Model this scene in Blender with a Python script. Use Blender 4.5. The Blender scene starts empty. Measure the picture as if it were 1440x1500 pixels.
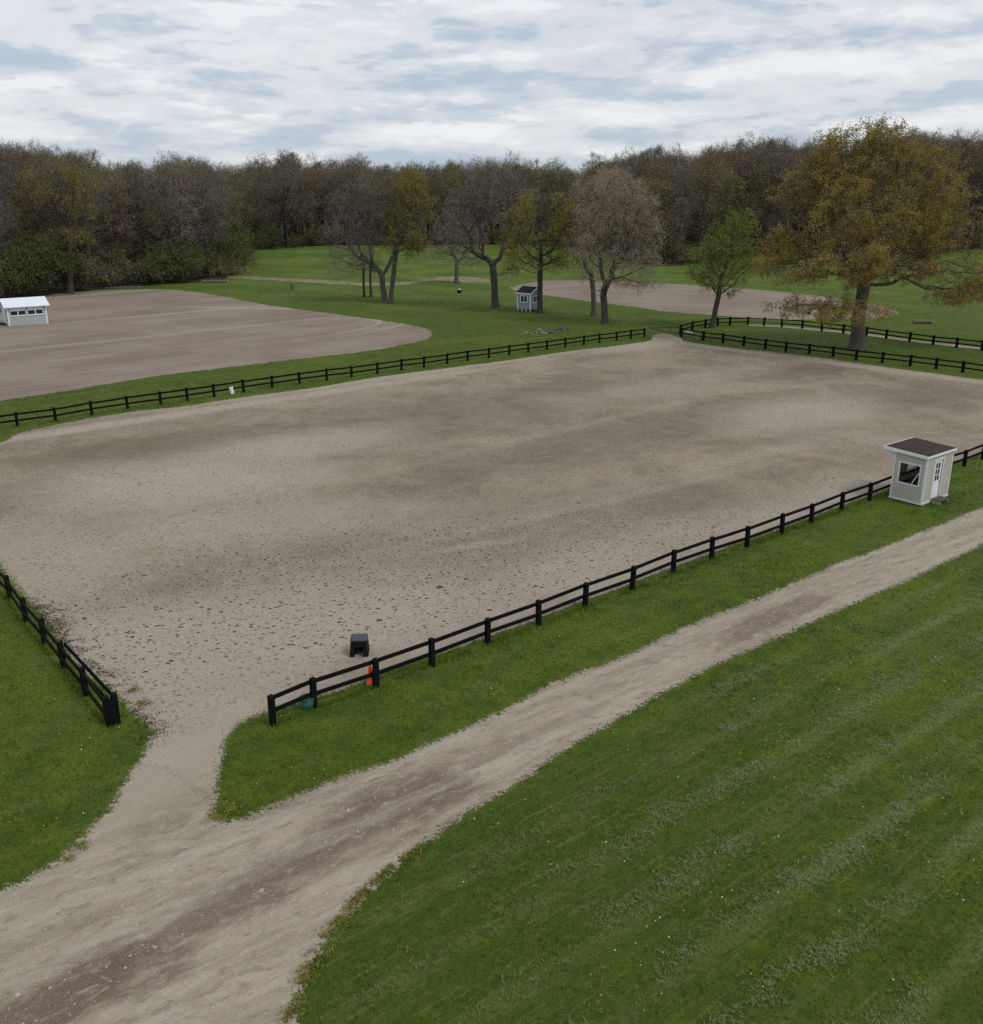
import bpy, bmesh, math, random
import numpy as np
from mathutils import Vector, Matrix, kdtree
from mathutils.geometry import delaunay_2d_cdt
R = math.radians
sc = bpy.context.scene
COL = sc.collection
rng = np.random.default_rng(7)
random.seed(7)

# ------------------------------------------------------------------ camera geometry (measured from the photograph)
F, VH, CH = 1400., 285., 15.0
PITCH = math.atan((750 - VH) / F)
cp, sp = math.cos(PITCH), math.sin(PITCH)
def G(u, v, z=0.0):
    a = (u - 720) / F; b = (750 - v) / F
    d = (a, cp + b * sp, -sp + b * cp)
    t = (z - CH) / d[2]
    return np.array((a * t, d[1] * t))
def depth(x, y, z=0.0): return y * cp - (z - CH) * sp
def W(p):                                   # ('w', x, y) is a ground point in metres, (u, v) one measured on the photograph
    return np.array(p[1:]) if p[0] == 'w' else G(*p)

cam = bpy.data.cameras.new('camera'); cam.sensor_fit = 'VERTICAL'; cam.sensor_height = 24
cam.lens = 24 * F / 1500; cam.clip_end = 5000; cam.clip_start = .5
co = bpy.data.objects.new('camera', cam); COL.objects.link(co)
co.location = (0, 0, CH); co.rotation_euler = (math.pi / 2 - PITCH, 0, 0)
sc.camera = co

# ------------------------------------------------------------------ helpers: objects
def tag(o, label=None, cat=None, group=None, kind=None):
    for k, v in (('label', label), ('category', cat), ('group', group), ('kind', kind)):
        if v: o[k] = v
    return o
def empty(name, loc=(0, 0, 0), rz=0.0, label=None, cat=None, group=None):
    o = bpy.data.objects.new(name, None); COL.objects.link(o)
    o.location = loc; o.rotation_euler = (0, 0, rz); o.empty_display_size = .3
    return tag(o, label, cat, group)
def link(name, me, parent=None, mats=()):
    for m in mats:
        if m.name not in [x.name for x in me.materials if x]: me.materials.append(m)
    o = bpy.data.objects.new(name, me); COL.objects.link(o)
    if parent: o.parent = parent
    return o
def pymesh(name, verts, faces, mi=None, smooth=False):
    me = bpy.data.meshes.new(name); me.from_pydata([tuple(map(float, v)) for v in verts], [], faces)
    if mi is not None: me.polygons.foreach_set('material_index', np.asarray(mi, dtype=np.int32))
    if smooth: me.polygons.foreach_set('use_smooth', np.ones(len(me.polygons), dtype=bool))
    me.update(); return me
def npmesh(name, V, nface, mi=None):
    """V: (n*k,3) vertices, every face k consecutive vertices."""
    k = len(V) // nface
    me = bpy.data.meshes.new(name)
    me.vertices.add(len(V)); me.vertices.foreach_set('co', np.asarray(V, dtype=np.float32).ravel())
    me.loops.add(len(V)); me.loops.foreach_set('vertex_index', np.arange(len(V), dtype=np.int32))
    me.polygons.add(nface); me.polygons.foreach_set('loop_start', np.arange(0, len(V), k, dtype=np.int32))
    if mi is not None: me.polygons.foreach_set('material_index', np.asarray(mi, dtype=np.int32))
    me.update(calc_edges=True); return me
class MB:
    """collects boxes and prisms and builds them as one bevelled mesh"""
    def __init__(s): s.bm = bmesh.new()
    def box(s, x0, x1, y0, y1, z0, z1, bevel=0.0):
        r = bmesh.ops.create_cube(s.bm, size=1)
        for v in r['verts']:
            v.co = Vector(((x0 + x1) / 2 + v.co.x * (x1 - x0), (y0 + y1) / 2 + v.co.y * (y1 - y0), (z0 + z1) / 2 + v.co.z * (z1 - z0)))
        if bevel:
            es = list({e for v in r['verts'] for e in v.link_edges})
            bmesh.ops.bevel(s.bm, geom=es, offset=bevel, segments=1, affect='EDGES')
        return s
    def poly(s, pts, d):                    # prism: polygon pts (3-D) extruded along d
        vs = [s.bm.verts.new(p) for p in pts]; ws = [s.bm.verts.new(Vector(p) + Vector(d)) for p in pts]
        n = len(pts); s.bm.faces.new(vs); s.bm.faces.new(ws[::-1])
        for i in range(n): s.bm.faces.new((vs[i], ws[i], ws[(i + 1) % n], vs[(i + 1) % n]))
        return s
    def lathe(s, prof, n=16, c=(0, 0)):
        rings = []
        for r, z in prof:
            rings.append([s.bm.verts.new((c[0] + r * math.cos(2 * math.pi * i / n), c[1] + r * math.sin(2 * math.pi * i / n), z)) for i in range(n)])
        for a, b in zip(rings, rings[1:]):
            for i in range(n): s.bm.faces.new((a[i], a[(i + 1) % n], b[(i + 1) % n], b[i]))
        s.bm.faces.new(rings[0][::-1]); s.bm.faces.new(rings[-1])
        return s
    def bar(s, a, b, w, h=None):
        a, b = Vector(a), Vector(b); h = h or w
        d = (b - a).normalized(); up = Vector((0, 0, 1))
        if abs(d.z) > .95: up = Vector((0, 1, 0))
        x = d.cross(up).normalized() * w / 2; y = x.cross(d).normalized() * h / 2
        return s.poly([a + x + y, a - x + y, a - x - y, a + x - y], b - a)
    def build(s, name, mat, parent=None, smooth=False):
        bmesh.ops.recalc_face_normals(s.bm, faces=s.bm.faces)
        me = bpy.data.meshes.new(name); s.bm.to_mesh(me); s.bm.free()
        if smooth: me.polygons.foreach_set('use_smooth', np.ones(len(me.polygons), dtype=bool))
        return link(name, me, parent, [mat])

# ------------------------------------------------------------------ helpers: nodes
class NT:
    def __init__(s, name):
        s.m = bpy.data.materials.new(name); s.m.use_nodes = True
        s.t = s.m.node_tree; s.t.nodes.clear()
        s.out = s.t.nodes.new('ShaderNodeOutputMaterial')
        s.b = s.t.nodes.new('ShaderNodeBsdfPrincipled')
        s.t.links.new(s.b.outputs[0], s.out.inputs[0])
        s.b.inputs['Roughness'].default_value = .9
        s.b.inputs['Specular IOR Level'].default_value = .2
    def set(s, sock, v):
        if hasattr(v, 'is_output') or isinstance(v, bpy.types.NodeSocket): s.t.links.new(v, sock)
        elif isinstance(v, (tuple, list)) and len(v) == 3 and sock.type == 'RGBA': sock.default_value = (*v, 1)
        else: sock.default_value = v
    def n(s, t): return s.t.nodes.new(t)
    def pos(s): return s.n('ShaderNodeNewGeometry').outputs['Position']
    def obj(s): return s.n('ShaderNodeTexCoord').outputs['Object']
    def math(s, op, a, b=0.0, clamp=False):
        n = s.n('ShaderNodeMath'); n.operation = op; n.use_clamp = clamp
        s.set(n.inputs[0], a); s.set(n.inputs[1], b); return n.outputs[0]
    def map(s, v, loc=(0, 0, 0), rot=(0, 0, 0), scale=(1, 1, 1), kind='POINT'):
        n = s.n('ShaderNodeMapping'); n.vector_type = kind; s.set(n.inputs['Vector'], v)
        n.inputs['Location'].default_value = loc; n.inputs['Rotation'].default_value = rot; n.inputs['Scale'].default_value = scale
        return n.outputs[0]
    def noise(s, v, scale, detail=4, rough=.55, dist=0.0, out=0):
        n = s.n('ShaderNodeTexNoise'); s.set(n.inputs['Vector'], v)
        n.inputs['Scale'].default_value = scale; n.inputs['Detail'].default_value = detail
        n.inputs['Roughness'].default_value = rough; n.inputs['Distortion'].default_value = dist
        return n.outputs[out]
    def vor(s, v, scale, rand=1.0, out='Distance', feature='F1'):
        n = s.n('ShaderNodeTexVoronoi'); n.voronoi_dimensions = '2D'; n.feature = feature; s.set(n.inputs['Vector'], v)
        n.inputs['Scale'].default_value = scale; n.inputs['Randomness'].default_value = rand
        return n.outputs[out]
    def step(s, v, a, b, lo=0.0, hi=1.0):
        n = s.n('ShaderNodeMapRange'); n.interpolation_type = 'SMOOTHSTEP'; s.set(n.inputs['Value'], v)
        n.inputs['From Min'].default_value = a; n.inputs['From Max'].default_value = b
        n.inputs['To Min'].default_value = lo; n.inputs['To Max'].default_value = hi
        return n.outputs[0]
    def mix(s, f, a, b, mode='MIX'):
        n = s.n('ShaderNodeMix'); n.data_type = 'RGBA'; n.blend_type = mode
        s.set(n.inputs[0], f); s.set(n.inputs[6], a); s.set(n.inputs[7], b); return n.outputs[2]
    def bump(s, h, strength=.5, dist=.05, normal=None):
        n = s.n('ShaderNodeBump'); n.inputs['Strength'].default_value = strength; n.inputs['Distance'].default_value = dist
        s.set(n.inputs['Height'], h)
        if normal is not None: s.set(n.inputs['Normal'], normal)
        return n.outputs[0]
    def ell(s, p, c, ang, a, b, soft=.5, nz=None, amp=.5):
        """1 inside an ellipse on the ground (centre c, half axes a, b, turned by ang), soft uneven rim"""
        q = s.map(p, (c[0], c[1], 0), (0, 0, ang), (a, b, 1e6), 'TEXTURE')
        n = s.n('ShaderNodeVectorMath'); n.operation = 'LENGTH'; s.set(n.inputs[0], q)
        d = n.outputs['Value']
        if nz is not None: d = s.math('ADD', d, s.math('MULTIPLY', s.math('SUBTRACT', nz, .5), amp * 2))
        return s.step(d, 1 - soft, 1 + soft, 1.0, 0.0)
    def done(s, color, rough=None, normal=None):
        s.set(s.b.inputs['Base Color'], color)
        if rough is not None: s.set(s.b.inputs['Roughness'], rough)
        if normal is not None: s.set(s.b.inputs['Normal'], normal)
        return s.m
def paint(name, col, var=.25, scale=3.0, rough=.6, spec=.2, bump=0.0, dirt=None):
    n = NT(name); p = n.obj()
    a = n.noise(p, scale, 6, .6); b = n.noise(p, scale * 9, 3, .6)
    c = n.mix(n.math('MULTIPLY', n.step(a, .3, .75), var), col, tuple(x * .55 for x in col))
    c = n.mix(n.math('MULTIPLY', n.step(b, .45, .8), var), c, dirt or tuple(min(1, x * 1.35 + .015) for x in col))
    n.b.inputs['Specular IOR Level'].default_value = spec
    return n.done(c, rough, n.bump(b, bump, .01) if bump else None)

# ------------------------------------------------------------------ ground-plane lines
FN0, FN1 = G(400, 1062), G(1273, 734)                 # the near long fence
FD = (FN1 - FN0) / np.linalg.norm(FN1 - FN0); FP = np.array((-FD[1], FD[0]))
FANG = math.atan2(FD[1], FD[0])
RD = G(1440, 770) - G(900, 1010); RD /= np.linalg.norm(RD); RANG = math.atan2(RD[1], RD[0]); RP = np.array((-RD[1], RD[0]))
LD = G(163, 1063) - G(15.5, 878); LANG = math.atan2(LD[1], LD[0])

arena_pts = [(345,1070),(356,1058),(405,1041),(442,1030),(520,1006),(560,987),(610,970),(710,936),(789,909),(857,882),(926,857),(1042,812),
  (1145,775),(1232,742),(1290,722),(1440,664),('w',44,68.1),('w',49,73),('w',50,75.5),('w',48,78.5),(1440,556),(1370,547),(1300,538),(1220,526.5),
  (1150,517.5),(1089,511.5),(1030,504.5),(1003,499.5),(996,494),(975,489),(958,491),(950,499),(900,507),(850,512.5),(750,527),(650,540),(550,553),(460,568),
  (400,575.6),(333,585),(267,595),(200,602),(133,612),(67,625),(28,634),(0,648),('w',-33.5,57.6),('w',-34.5,55),('w',-32,51),('w',-27,45.3),(0,835),(30,872),
  (60,908),(90,948),(120,985),(160,1010),(185,1040),(215,1064),(212,1092),(185,1140),(190,1180),(240,1225),(300,1225),(318,1200),(322,1150),(330,1100)]
road_pts = [(1900,538),(1650,648),(1440,741),(1370,770),(1300,797),(1200,836),(1100,878),(1000,917),(900,965),(820,995),(740,1037),(650,1078),(580,1110),
  (500,1135),(430,1163),(350,1197),(318,1200),(305,1165),(255,1130),(200,1120),(185,1140),(150,1190),(115,1225),(60,1270),(0,1297),(-150,1350),(-400,1450),
  (-900,1800),(-400,2100),(420,2100),(445,1600),(450,1500),(455,1440),(480,1390),(510,1348),(560,1300),(600,1258),(650,1220),(720,1175),(790,1130),(860,1082),
  (950,1030),(1050,978),(1140,938),(1240,893),(1340,848),(1440,800),(1650,701),(1900,584)]
ring_l = [(-500,640),(-250,614),(-100,599),(0,587),(100,572),(200,556),(300,542),(400,530),(500,519),(560,511),(600,503),(625,496),(632,489),(620,481),(580,473),(520,464),(450,455),
  (400,448),(360,441),(320,433),(280,427),(240,424),(180,424),(120,427),(70,430),(0,436),(-120,444),(-500,466)]
ring_r = [(748,423),(770,416),(800,411.5),(850,411),(930,414),(1000,417),(1100,424),(1200,434),(1270,445),(1313,456),(1312,461),(1280,466),(1220,468),(1130,468),
  (1060,463),(990,458),(920,449),(850,440),(790,431)]
back_track = [(1096,477.5),(1143,480),(1203,485.5),(1269,492),(1332,501),(1440,513),(1600,531),(1600,527.5),(1440,509.5),(1332,497.5),(1269,489),(1203,482.5),(1143,477.5),(1096,475.5)]
meadow_track = [(330,404),(400,406.5),(470,410),(540,414.5),(600,412),(650,405.5),(700,407),(720,412),(690,415),(640,411),(595,417),(540,419),(470,415.5),(400,411),(330,408)]

def vnoise(x, y, seed=0):
    """smooth value noise, about -1..1"""
    xi = np.floor(x).astype(np.int64); yi = np.floor(y).astype(np.int64); fx = x - xi; fy = y - yi
    fx = fx * fx * (3 - 2 * fx); fy = fy * fy * (3 - 2 * fy)
    def h(a, b):
        n = (a * 374761393 + b * 668265263 + seed * 982451653) & 0x7fffffff
        n = ((n ^ (n >> 13)) * 1274126177) & 0x7fffffff
        return ((n ^ (n >> 16)) & 0xffff) / 32767.5 - 1
    return (h(xi, yi) * (1 - fx) + h(xi + 1, yi) * fx) * (1 - fy) + (h(xi, yi + 1) * (1 - fx) + h(xi + 1, yi + 1) * fx) * fy
def smooth(pts, per=8):
    P = [W(p) for p in pts]; n = len(P); o = []
    for i in range(n):
        a, b, c, d = P[i - 1], P[i], P[(i + 1) % n], P[(i + 2) % n]
        k = max(2, min(400, int(np.linalg.norm(c - b) / max(.05, .0022 * np.linalg.norm(b)))))
        for j in range(k):
            t = j / k
            o.append(.5 * (2 * b + (c - a) * t + (2 * a - 5 * b + 4 * c - d) * t * t + (3 * b - a - 3 * c + d) * t ** 3))
    return np.array(o)
def ragged(pts, amp, seed=1):
    P = smooth(pts)
    t = np.roll(P, -1, 0) - np.roll(P, 1, 0); t /= np.maximum(np.linalg.norm(t, axis=1, keepdims=True), 1e-6)
    nrm = np.stack([-t[:, 1], t[:, 0]], 1)
    d = amp * (.50 * vnoise(P[:, 0] * .35, P[:, 1] * .35, seed) + .38 * vnoise(P[:, 0] * 2.1, P[:, 1] * 2.1, seed + 1) + .40 * vnoise(P[:, 0] * 7, P[:, 1] * 7, seed + 2) + .35 * vnoise(P[:, 0] * 17, P[:, 1] * 17, seed + 3))
    return P + nrm * d[:, None]
def sheet(name, pts, z, mat, amp, seed=1, drape=False, fray=False):
    P = ragged(pts, amp, seed)
    n = len(P)
    X = []
    if fray:                                # extra points close to the rim carry the distance to it
        r = np.random.default_rng(seed + 900); T_ = kdtree.KDTree(len(P))
        for i, p in enumerate(P): T_.insert((p[0], p[1], 0), i)
        T_.balance()
        tg = np.roll(P, -2, 0) - np.roll(P, 2, 0); tg /= np.maximum(np.linalg.norm(tg, axis=1, keepdims=True), 1e-6); nr = np.stack([-tg[:, 1], tg[:, 0]], 1)
        near = np.where((np.linalg.norm(P, axis=1) < 78) & (P[:, 1] > 8))[0]; X = []
        for off in (.10, .25, .5, .9, 1.5):
            sel = near[::max(1, int(off / .12))]
            for sg in (1, -1):
                q = P[sel] + nr[sel] * off * sg + r.normal(0, .02, (len(sel), 2)); q = q[sdf(q, P[::3], True) > 0]
                X += [Vector(p) for p in q if T_.find((p[0], p[1], 0))[2] > off * .85]
    if drape:                               # follow the swells of the ground
        gx, gy = np.meshgrid(np.arange(P[:, 0].min(), P[:, 0].max(), 5.), np.arange(P[:, 1].min(), P[:, 1].max(), 5.)); q = np.stack([gx.ravel(), gy.ravel()], 1)
        X = [Vector(p) for p in q[sdf(q, pts) > 2]]
    vs_, _, fs_, *_r = delaunay_2d_cdt([Vector(p) for p in P] + X, [(i, (i + 1) % n) for i in range(n)], [], 1, 1e-4)
    me = pymesh(name, [(v[0], v[1], z + (float(ground_z(v[0], v[1])) if drape else 0)) for v in vs_], [tuple(f) for f in fs_])
    if fray:
        a = me.attributes.new('rim', 'FLOAT', 'POINT'); a.data.foreach_set('value', np.array([min(1.5, T_.find((v[0], v[1], 0))[2]) if math.hypot(v[0], v[1]) < 78 else 1.5 for v in vs_], dtype=np.float32))
    bm = bmesh.new(); bm.from_mesh(me)
    for f in bm.faces:
        if f.normal.z < 0: f.normal_flip()
    bm.to_mesh(me); bm.free()
    return tag(link(name, me, None, [mat]), kind='structure')
def sdf(P, pts, raw=False):
    """signed distance to a closed outline, positive inside"""
    Q = np.asarray(pts) if raw else np.array([W(p) for p in pts]); n = len(Q)
    d = np.full(len(P), 1e9); ins = np.zeros(len(P), bool)
    for i in range(n):
        a, b = Q[i], Q[(i + 1) % n]; e = b - a
        w = P - a; t = np.clip((w @ e) / max(e @ e, 1e-9), 0, 1)
        d = np.minimum(d, np.hypot(*(w - t[:, None] * e).T))
        c = ((a[1] > P[:, 1]) != (b[1] > P[:, 1]))
        with np.errstate(divide='ignore', invalid='ignore'):
            ins ^= c & (P[:, 0] < (b[0] - a[0]) * (P[:, 1] - a[1]) / (b[1] - a[1] + 1e-12) + a[0])
    return np.where(ins, d, -d)

# ------------------------------------------------------------------ ground materials
def lawn_nodes(n, p, bright=1.0):
    def k(c): return (c[0] * bright * .90, c[1] * bright * .98, c[2] * bright * .62)
    big = n.noise(p, .09, 5, .65); mid = n.noise(p, .9, 5, .7); fine = n.noise(p, 7, 4, .75)
    along = n.noise(n.map(p, (0, 0, 0), (0, 0, RANG), (9, 1.1, 1), 'TEXTURE'), 1.0, 4, .6)
    c = n.mix(n.step(mid, .33, .67), k((.042, .072, .0075)), k((.082, .112, .014)))
    c = n.mix(n.math('MULTIPLY', n.step(big, .45, .7), .55), c, k((.125, .140, .026)))
    c = n.mix(n.math('MULTIPLY', n.step(along, .5, .72), .45), c, k((.118, .132, .046)))
    ss = n.n('ShaderNodeVectorMath'); ss.operation = 'DOT_PRODUCT'; n.set(ss.inputs[0], p); ss.inputs[1].default_value = (RP[0], RP[1], 0)
    sepx = n.n('ShaderNodeSeparateXYZ'); n.set(sepx.inputs[0], p)
    qv = n.math('SUBTRACT', ss.outputs['Value'], float(RP @ G(1140, 938)))
    rlawn = n.step(qv, -1.4, -.5, 1, 0)
    right_ = n.step(n.math('ADD', sepx.outputs[0], n.math('MULTIPLY', n.math('SUBTRACT', big, .5), 12)), 1, 15)
    c = n.mix(n.math('MULTIPLY', rlawn, n.math('SUBTRACT', 1.0, right_)), c, n.mix(mid, k((.030, .056, .008)), k((.072, .102, .014))))
    rw = n.math('ABSOLUTE', n.math('SUBTRACT', n.math('FRACT', n.math('DIVIDE', n.math('ADD', qv, n.math('MULTIPLY', n.math('SUBTRACT', big, .5), 1.2)), 1.75)), .5))
    stripe = n.math('MULTIPLY', n.math('MULTIPLY', n.step(rw, .05, .24, 1, 0), rlawn), n.math('MULTIPLY', n.step(along, .34, .62), n.step(right_, 0, 1, .35, 1)))
    c = n.mix(n.math('MULTIPLY', stripe, .6), c, k((.165, .180, .090)))
    st4 = n.noise(n.map(p, (0, 0, 0), (0, 0, RANG), (2.2, .14, 1), 'TEXTURE'), 1.0, 4, .7, .2)
    c = n.mix(n.math('MULTIPLY', n.math('MULTIPLY', n.step(st4, .50, .70), rlawn), .55), c, k((.140, .155, .065)))
    mot = n.noise(p, 2.6, 5, .72, .3)
    c = n.mix(n.math('MULTIPLY', n.step(mot, .53, .68), .55), c, k((.120, .118, .022)))
    c = n.mix(n.math('MULTIPLY', n.step(mot, .34, .47, 1, 0), .55), c, k((.030, .052, .008)))
    dead = n.math('MULTIPLY', n.step(n.noise(p, .33, 6, .7), .56, .72), n.step(fine, .35, .65))
    c = n.mix(n.math('MULTIPLY', dead, .6), c, k((.145, .115, .052)))
    c = n.mix(n.math('MULTIPLY', n.step(fine, .48, .66), .7), c, k((.028, .050, .007)))
    return c, fine, mid
n = NT('lawn_ground'); p = n.pos()
c, fine, mid = lawn_nodes(n, p, 1.05)
# farther meadow: brighter spring green
sx = n.n('ShaderNodeSeparateXYZ'); n.set(sx.inputs[0], p)
far = n.step(sx.outputs[1], 95, 190)
c = n.mix(n.math('MULTIPLY', far, .75), c, n.mix(n.math('MULTIPLY', n.step(n.noise(n.map(p, (0, 0, 0), (0, 0, 0), (.5, 1.6, 1)), .22, 6, .7), .52, .72), .5), n.mix(n.step(n.noise(p, .10, 7, .7), .34, .66), (.046, .092, .009), (.118, .160, .022)), (.135, .132, .048)))
h = n.math('ADD', n.noise(p, 14, 3, .7), n.math('MULTIPLY', mid, 2))
M_LAWN = n.done(c, .95, n.bump(h, .8, .06))
n = NT('grass_blades'); p = n.pos(); c, fine, mid = lawn_nodes(n, p, 1.5)
c = n.mix(n.math('MULTIPLY', n.step(n.noise(p, 22, 3, .7), .42, .62), .6), c, (.175, .210, .034))
M_BLADE = n.done(c, .7)

def dirt(name, road=True):
    n = NT(name); p = n.pos()
    w1 = n.noise(p, .16, 6, .62, .6); w2 = n.noise(p, .75, 5, .65, .3); w3 = n.noise(p, 7, 4, .7); w4 = n.noise(p, 28, 3, .75)
    side = n.n('ShaderNodeVectorMath'); side.operation = 'DOT_PRODUCT'; n.set(side.inputs[0], p); side.inputs[1].default_value = (FP[0], FP[1], 0)
    s = n.math('SUBTRACT', side.outputs['Value'], float(FN0 @ FP))      # metres to the arena side of the near fence
    c = n.mix(n.step(w1, .34, .66), (.207, .165, .121), (.308, .255, .194))
    c = n.mix(n.math('MULTIPLY', n.step(w2, .42, .72), .5), c, (.345, .288, .225))
    # darker damp areas of the riding sand and the pale trodden ones
    nz = n.noise(p, .34, 9, .72, .5)
    dk = None
    for (u, v, a, b, ang, st) in [(700,600,26,6,FANG,.40),(430,640,16,3.2,FANG,.55),(200,655,9,2.6,FANG,.5),(1150,545,12,2.6,FANG-.2,.7),(600,780,10,5,FANG,.35),
                                  (900,640,18,4,FANG,.4),(1350,580,9,4,FANG,.5),(60,720,5,3,1.3,.45),(850,790,14,3,FANG,.3),(330,860,7,2,-.3,.3)]:
        e = n.math('MULTIPLY', n.ell(p, G(u, v), ang, a, b, .48, nz, 1.25), st)
        dk = e if dk is None else n.math('MAXIMUM', dk, e)
    c = n.mix(dk, c, n.mix(w2, (.120, .091, .066), (.172, .135, .100)))
    lt = None
    for (u, v, a, b, ang, st) in [(270,1075,4.5,2.6,1.0,.9),(300,945,13,4.5,FANG-.3,.9),(60,820,4,7,.5,.7),(700,880,16,2.2,FANG,.7),(1100,770,16,1.6,FANG,.6),(270,705,8,5,.3,1.0),(390,662,9,3.5,FANG,.9),(360,765,9,3.5,.2,.7),(1180,605,8,4,FANG,.8),(1000,560,12,3,FANG,.5),(1250,640,3,9,FANG+.5,.3),(690,800,3,.35,.4,.5),(1010,690,26,.9,FANG-.02,.25),(880,735,14,.5,FANG-.1,.35),(780,640,30,.6,FANG+.05,.25),
                                  (240,610,34,1.0,FANG+.01,.9),(620,545,26,1.2,FANG,.75),(940,506,8,2.2,FANG,.8),(1230,533,22,1.0,math.atan2(-23.4,22),.8)]:
        e = n.math('MULTIPLY', n.ell(p, G(u, v), ang, a, b, .6, nz, .55), st)
        lt = e if lt is None else n.math('MAXIMUM', lt, e)
    c = n.mix(lt, c, n.mix(w2, (.350, .298, .238), (.415, .358, .292)))
    # green algae tint along the far left
    c = n.mix(n.math('MULTIPLY', n.ell(p, G(130, 658), FANG, 6, 1.6, .7, nz, 1.2), .35), c, (.15, .145, .08))
    # hoof prints: two sizes of pits, thick near the gate end, thin in the middle
    q = n.n('ShaderNodeVectorMath'); q.operation = 'ADD'; n.set(q.inputs[0], p)
    n.set(q.inputs[1], n.map(n.noise(p, 3.2, 3, .6, out=1), (-.2, -.2, 0), (0, 0, 0), (.40, .40, 0)))
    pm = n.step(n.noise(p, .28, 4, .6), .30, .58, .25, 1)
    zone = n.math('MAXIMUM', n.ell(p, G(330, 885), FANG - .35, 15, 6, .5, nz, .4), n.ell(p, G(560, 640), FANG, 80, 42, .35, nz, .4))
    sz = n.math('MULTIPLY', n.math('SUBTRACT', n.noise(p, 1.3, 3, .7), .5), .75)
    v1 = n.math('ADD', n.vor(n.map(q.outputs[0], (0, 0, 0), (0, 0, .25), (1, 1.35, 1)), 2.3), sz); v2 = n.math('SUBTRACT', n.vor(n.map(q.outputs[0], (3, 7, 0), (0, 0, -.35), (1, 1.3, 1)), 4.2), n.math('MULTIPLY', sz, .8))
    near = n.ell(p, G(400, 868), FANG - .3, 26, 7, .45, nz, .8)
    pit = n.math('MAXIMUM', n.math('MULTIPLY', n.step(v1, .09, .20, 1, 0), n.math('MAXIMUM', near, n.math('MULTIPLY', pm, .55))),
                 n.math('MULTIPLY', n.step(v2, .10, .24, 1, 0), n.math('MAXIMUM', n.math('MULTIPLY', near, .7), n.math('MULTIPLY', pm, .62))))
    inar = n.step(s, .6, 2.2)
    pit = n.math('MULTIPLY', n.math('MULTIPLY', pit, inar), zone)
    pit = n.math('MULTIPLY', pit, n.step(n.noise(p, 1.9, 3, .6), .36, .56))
    ringm = n.math('MULTIPLY', n.math('SUBTRACT', n.step(v1, .20, .36, 1, 0), n.step(v1, .09, .20, 1, 0)), n.math('MULTIPLY', near, inar))
    # road: long wheel streaks, brown damp stains, pale crushed stone
    st = n.noise(n.map(p, (0, 0, 0), (0, 0, RANG - .05), (5, .7, 1), 'TEXTURE'), 1.0, 7, .70, .9)
    st2 = n.noise(n.map(p, (4, 9, 0), (0, 0, RANG - .05), (3, .3, 1), 'TEXTURE'), 1.0, 6, .68, .8)
    rc = n.mix(n.step(st, .30, .70), (.275, .226, .172), (.422, .360, .283))
    rc = n.mix(n.math('MULTIPLY', n.step(st2, .56, .72), .55), rc, (.45, .395, .33))
    rc = n.mix(n.math('MULTIPLY', n.step(st2, .30, .44, 1, 0), .45), rc, (.19, .152, .120))
    dm = None; n_d = n.noise(n.map(p, (1, 2, 0), (0, 0, RANG), (2.2, .8, 1), 'TEXTURE'), 1.1, 7, .72, .5)
    for (u, v, a, b, da, sx_) in [(580,1182,2.3,1.0,.05,.95),(440,1265,2.6,.62,-.04,.85),(330,1330,1.9,.55,-.1,.75),(250,1190,1.2,.7,.4,.45),(130,1440,1.9,.75,-.05,1.0),(40,1490,1.8,.8,0,.9),(480,1150,2.2,.6,.1,.4),(1130,905,3.4,.75,.02,.75),(960,960,5,.25,0,.45),(1300,812,6,.25,0,.4),(720,1105,4,.30,0,.5),(480,1120,2,.35,-.2,.4)]:
        e = n.math('MULTIPLY', n.ell(p, G(u, v), RANG + da, a, b, .55, n_d, 1.5), sx_)
        dm = e if dm is None else n.math('MAXIMUM', dm, e)
    rc = n.mix(dm, rc, n.mix(st2, (.115, .080, .055), (.185, .138, .100)))
    rc = n.mix(n.math('MULTIPLY', n.step(n.noise(p, .9, 7, .78, .4), .58, .72), .7), rc, (.48, .43, .36))
    rc = n.mix(n.math('MULTIPLY', n.step(w3, .55, .75), .25), rc, (.17, .14, .115))
    cr_ = n.n('ShaderNodeVectorMath'); cr_.operation = 'DOT_PRODUCT'; n.set(cr_.inputs[0], p); cr_.inputs[1].default_value = (RP[0], RP[1], 0)
    lat = n.math('ADD', n.math('SUBTRACT', cr_.outputs['Value'], float(RP @ G(1040, 945))), n.math('MULTIPLY', n.math('SUBTRACT', w2, .5), .7))
    rut = n.math('MAXIMUM', n.step(n.math('ABSOLUTE', n.math('SUBTRACT', lat, .75)), .0, .42, 1, 0), n.step(n.math('ABSOLUTE', n.math('ADD', lat, .85)), .0, .42, 1, 0))
    rc = n.mix(n.math('MULTIPLY', rut, n.step(st2, .3, .6, .1, .6)), rc, (.40, .345, .28))
    rc = n.mix(n.math('MULTIPLY', n.step(n.math('ABSOLUTE', lat), .1, .5, 1, 0), n.step(st2, .35, .6, .28, .0)), rc, (.22, .172, .130))
    w5 = n.noise(n.map(p, (2, 5, 0), (0, 0, RANG - .1), (1.9, .8, 1), 'TEXTURE'), 3.2, 6, .72, .6)
    rc = n.mix(n.math('MULTIPLY', n.step(w5, .53, .66), .45), rc, (.47, .41, .335))
    rc = n.mix(n.math('MULTIPLY', n.step(w5, .36, .46, 1, 0), .50), rc, (.165, .130, .098))
    gate_ = n.ell(p, G(265, 1100), 1.0, 4.5, 2.2, .5, nz, .5)
    rc = n.mix(n.math('MULTIPLY', gate_, .6), rc, (.40, .345, .272))
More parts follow.
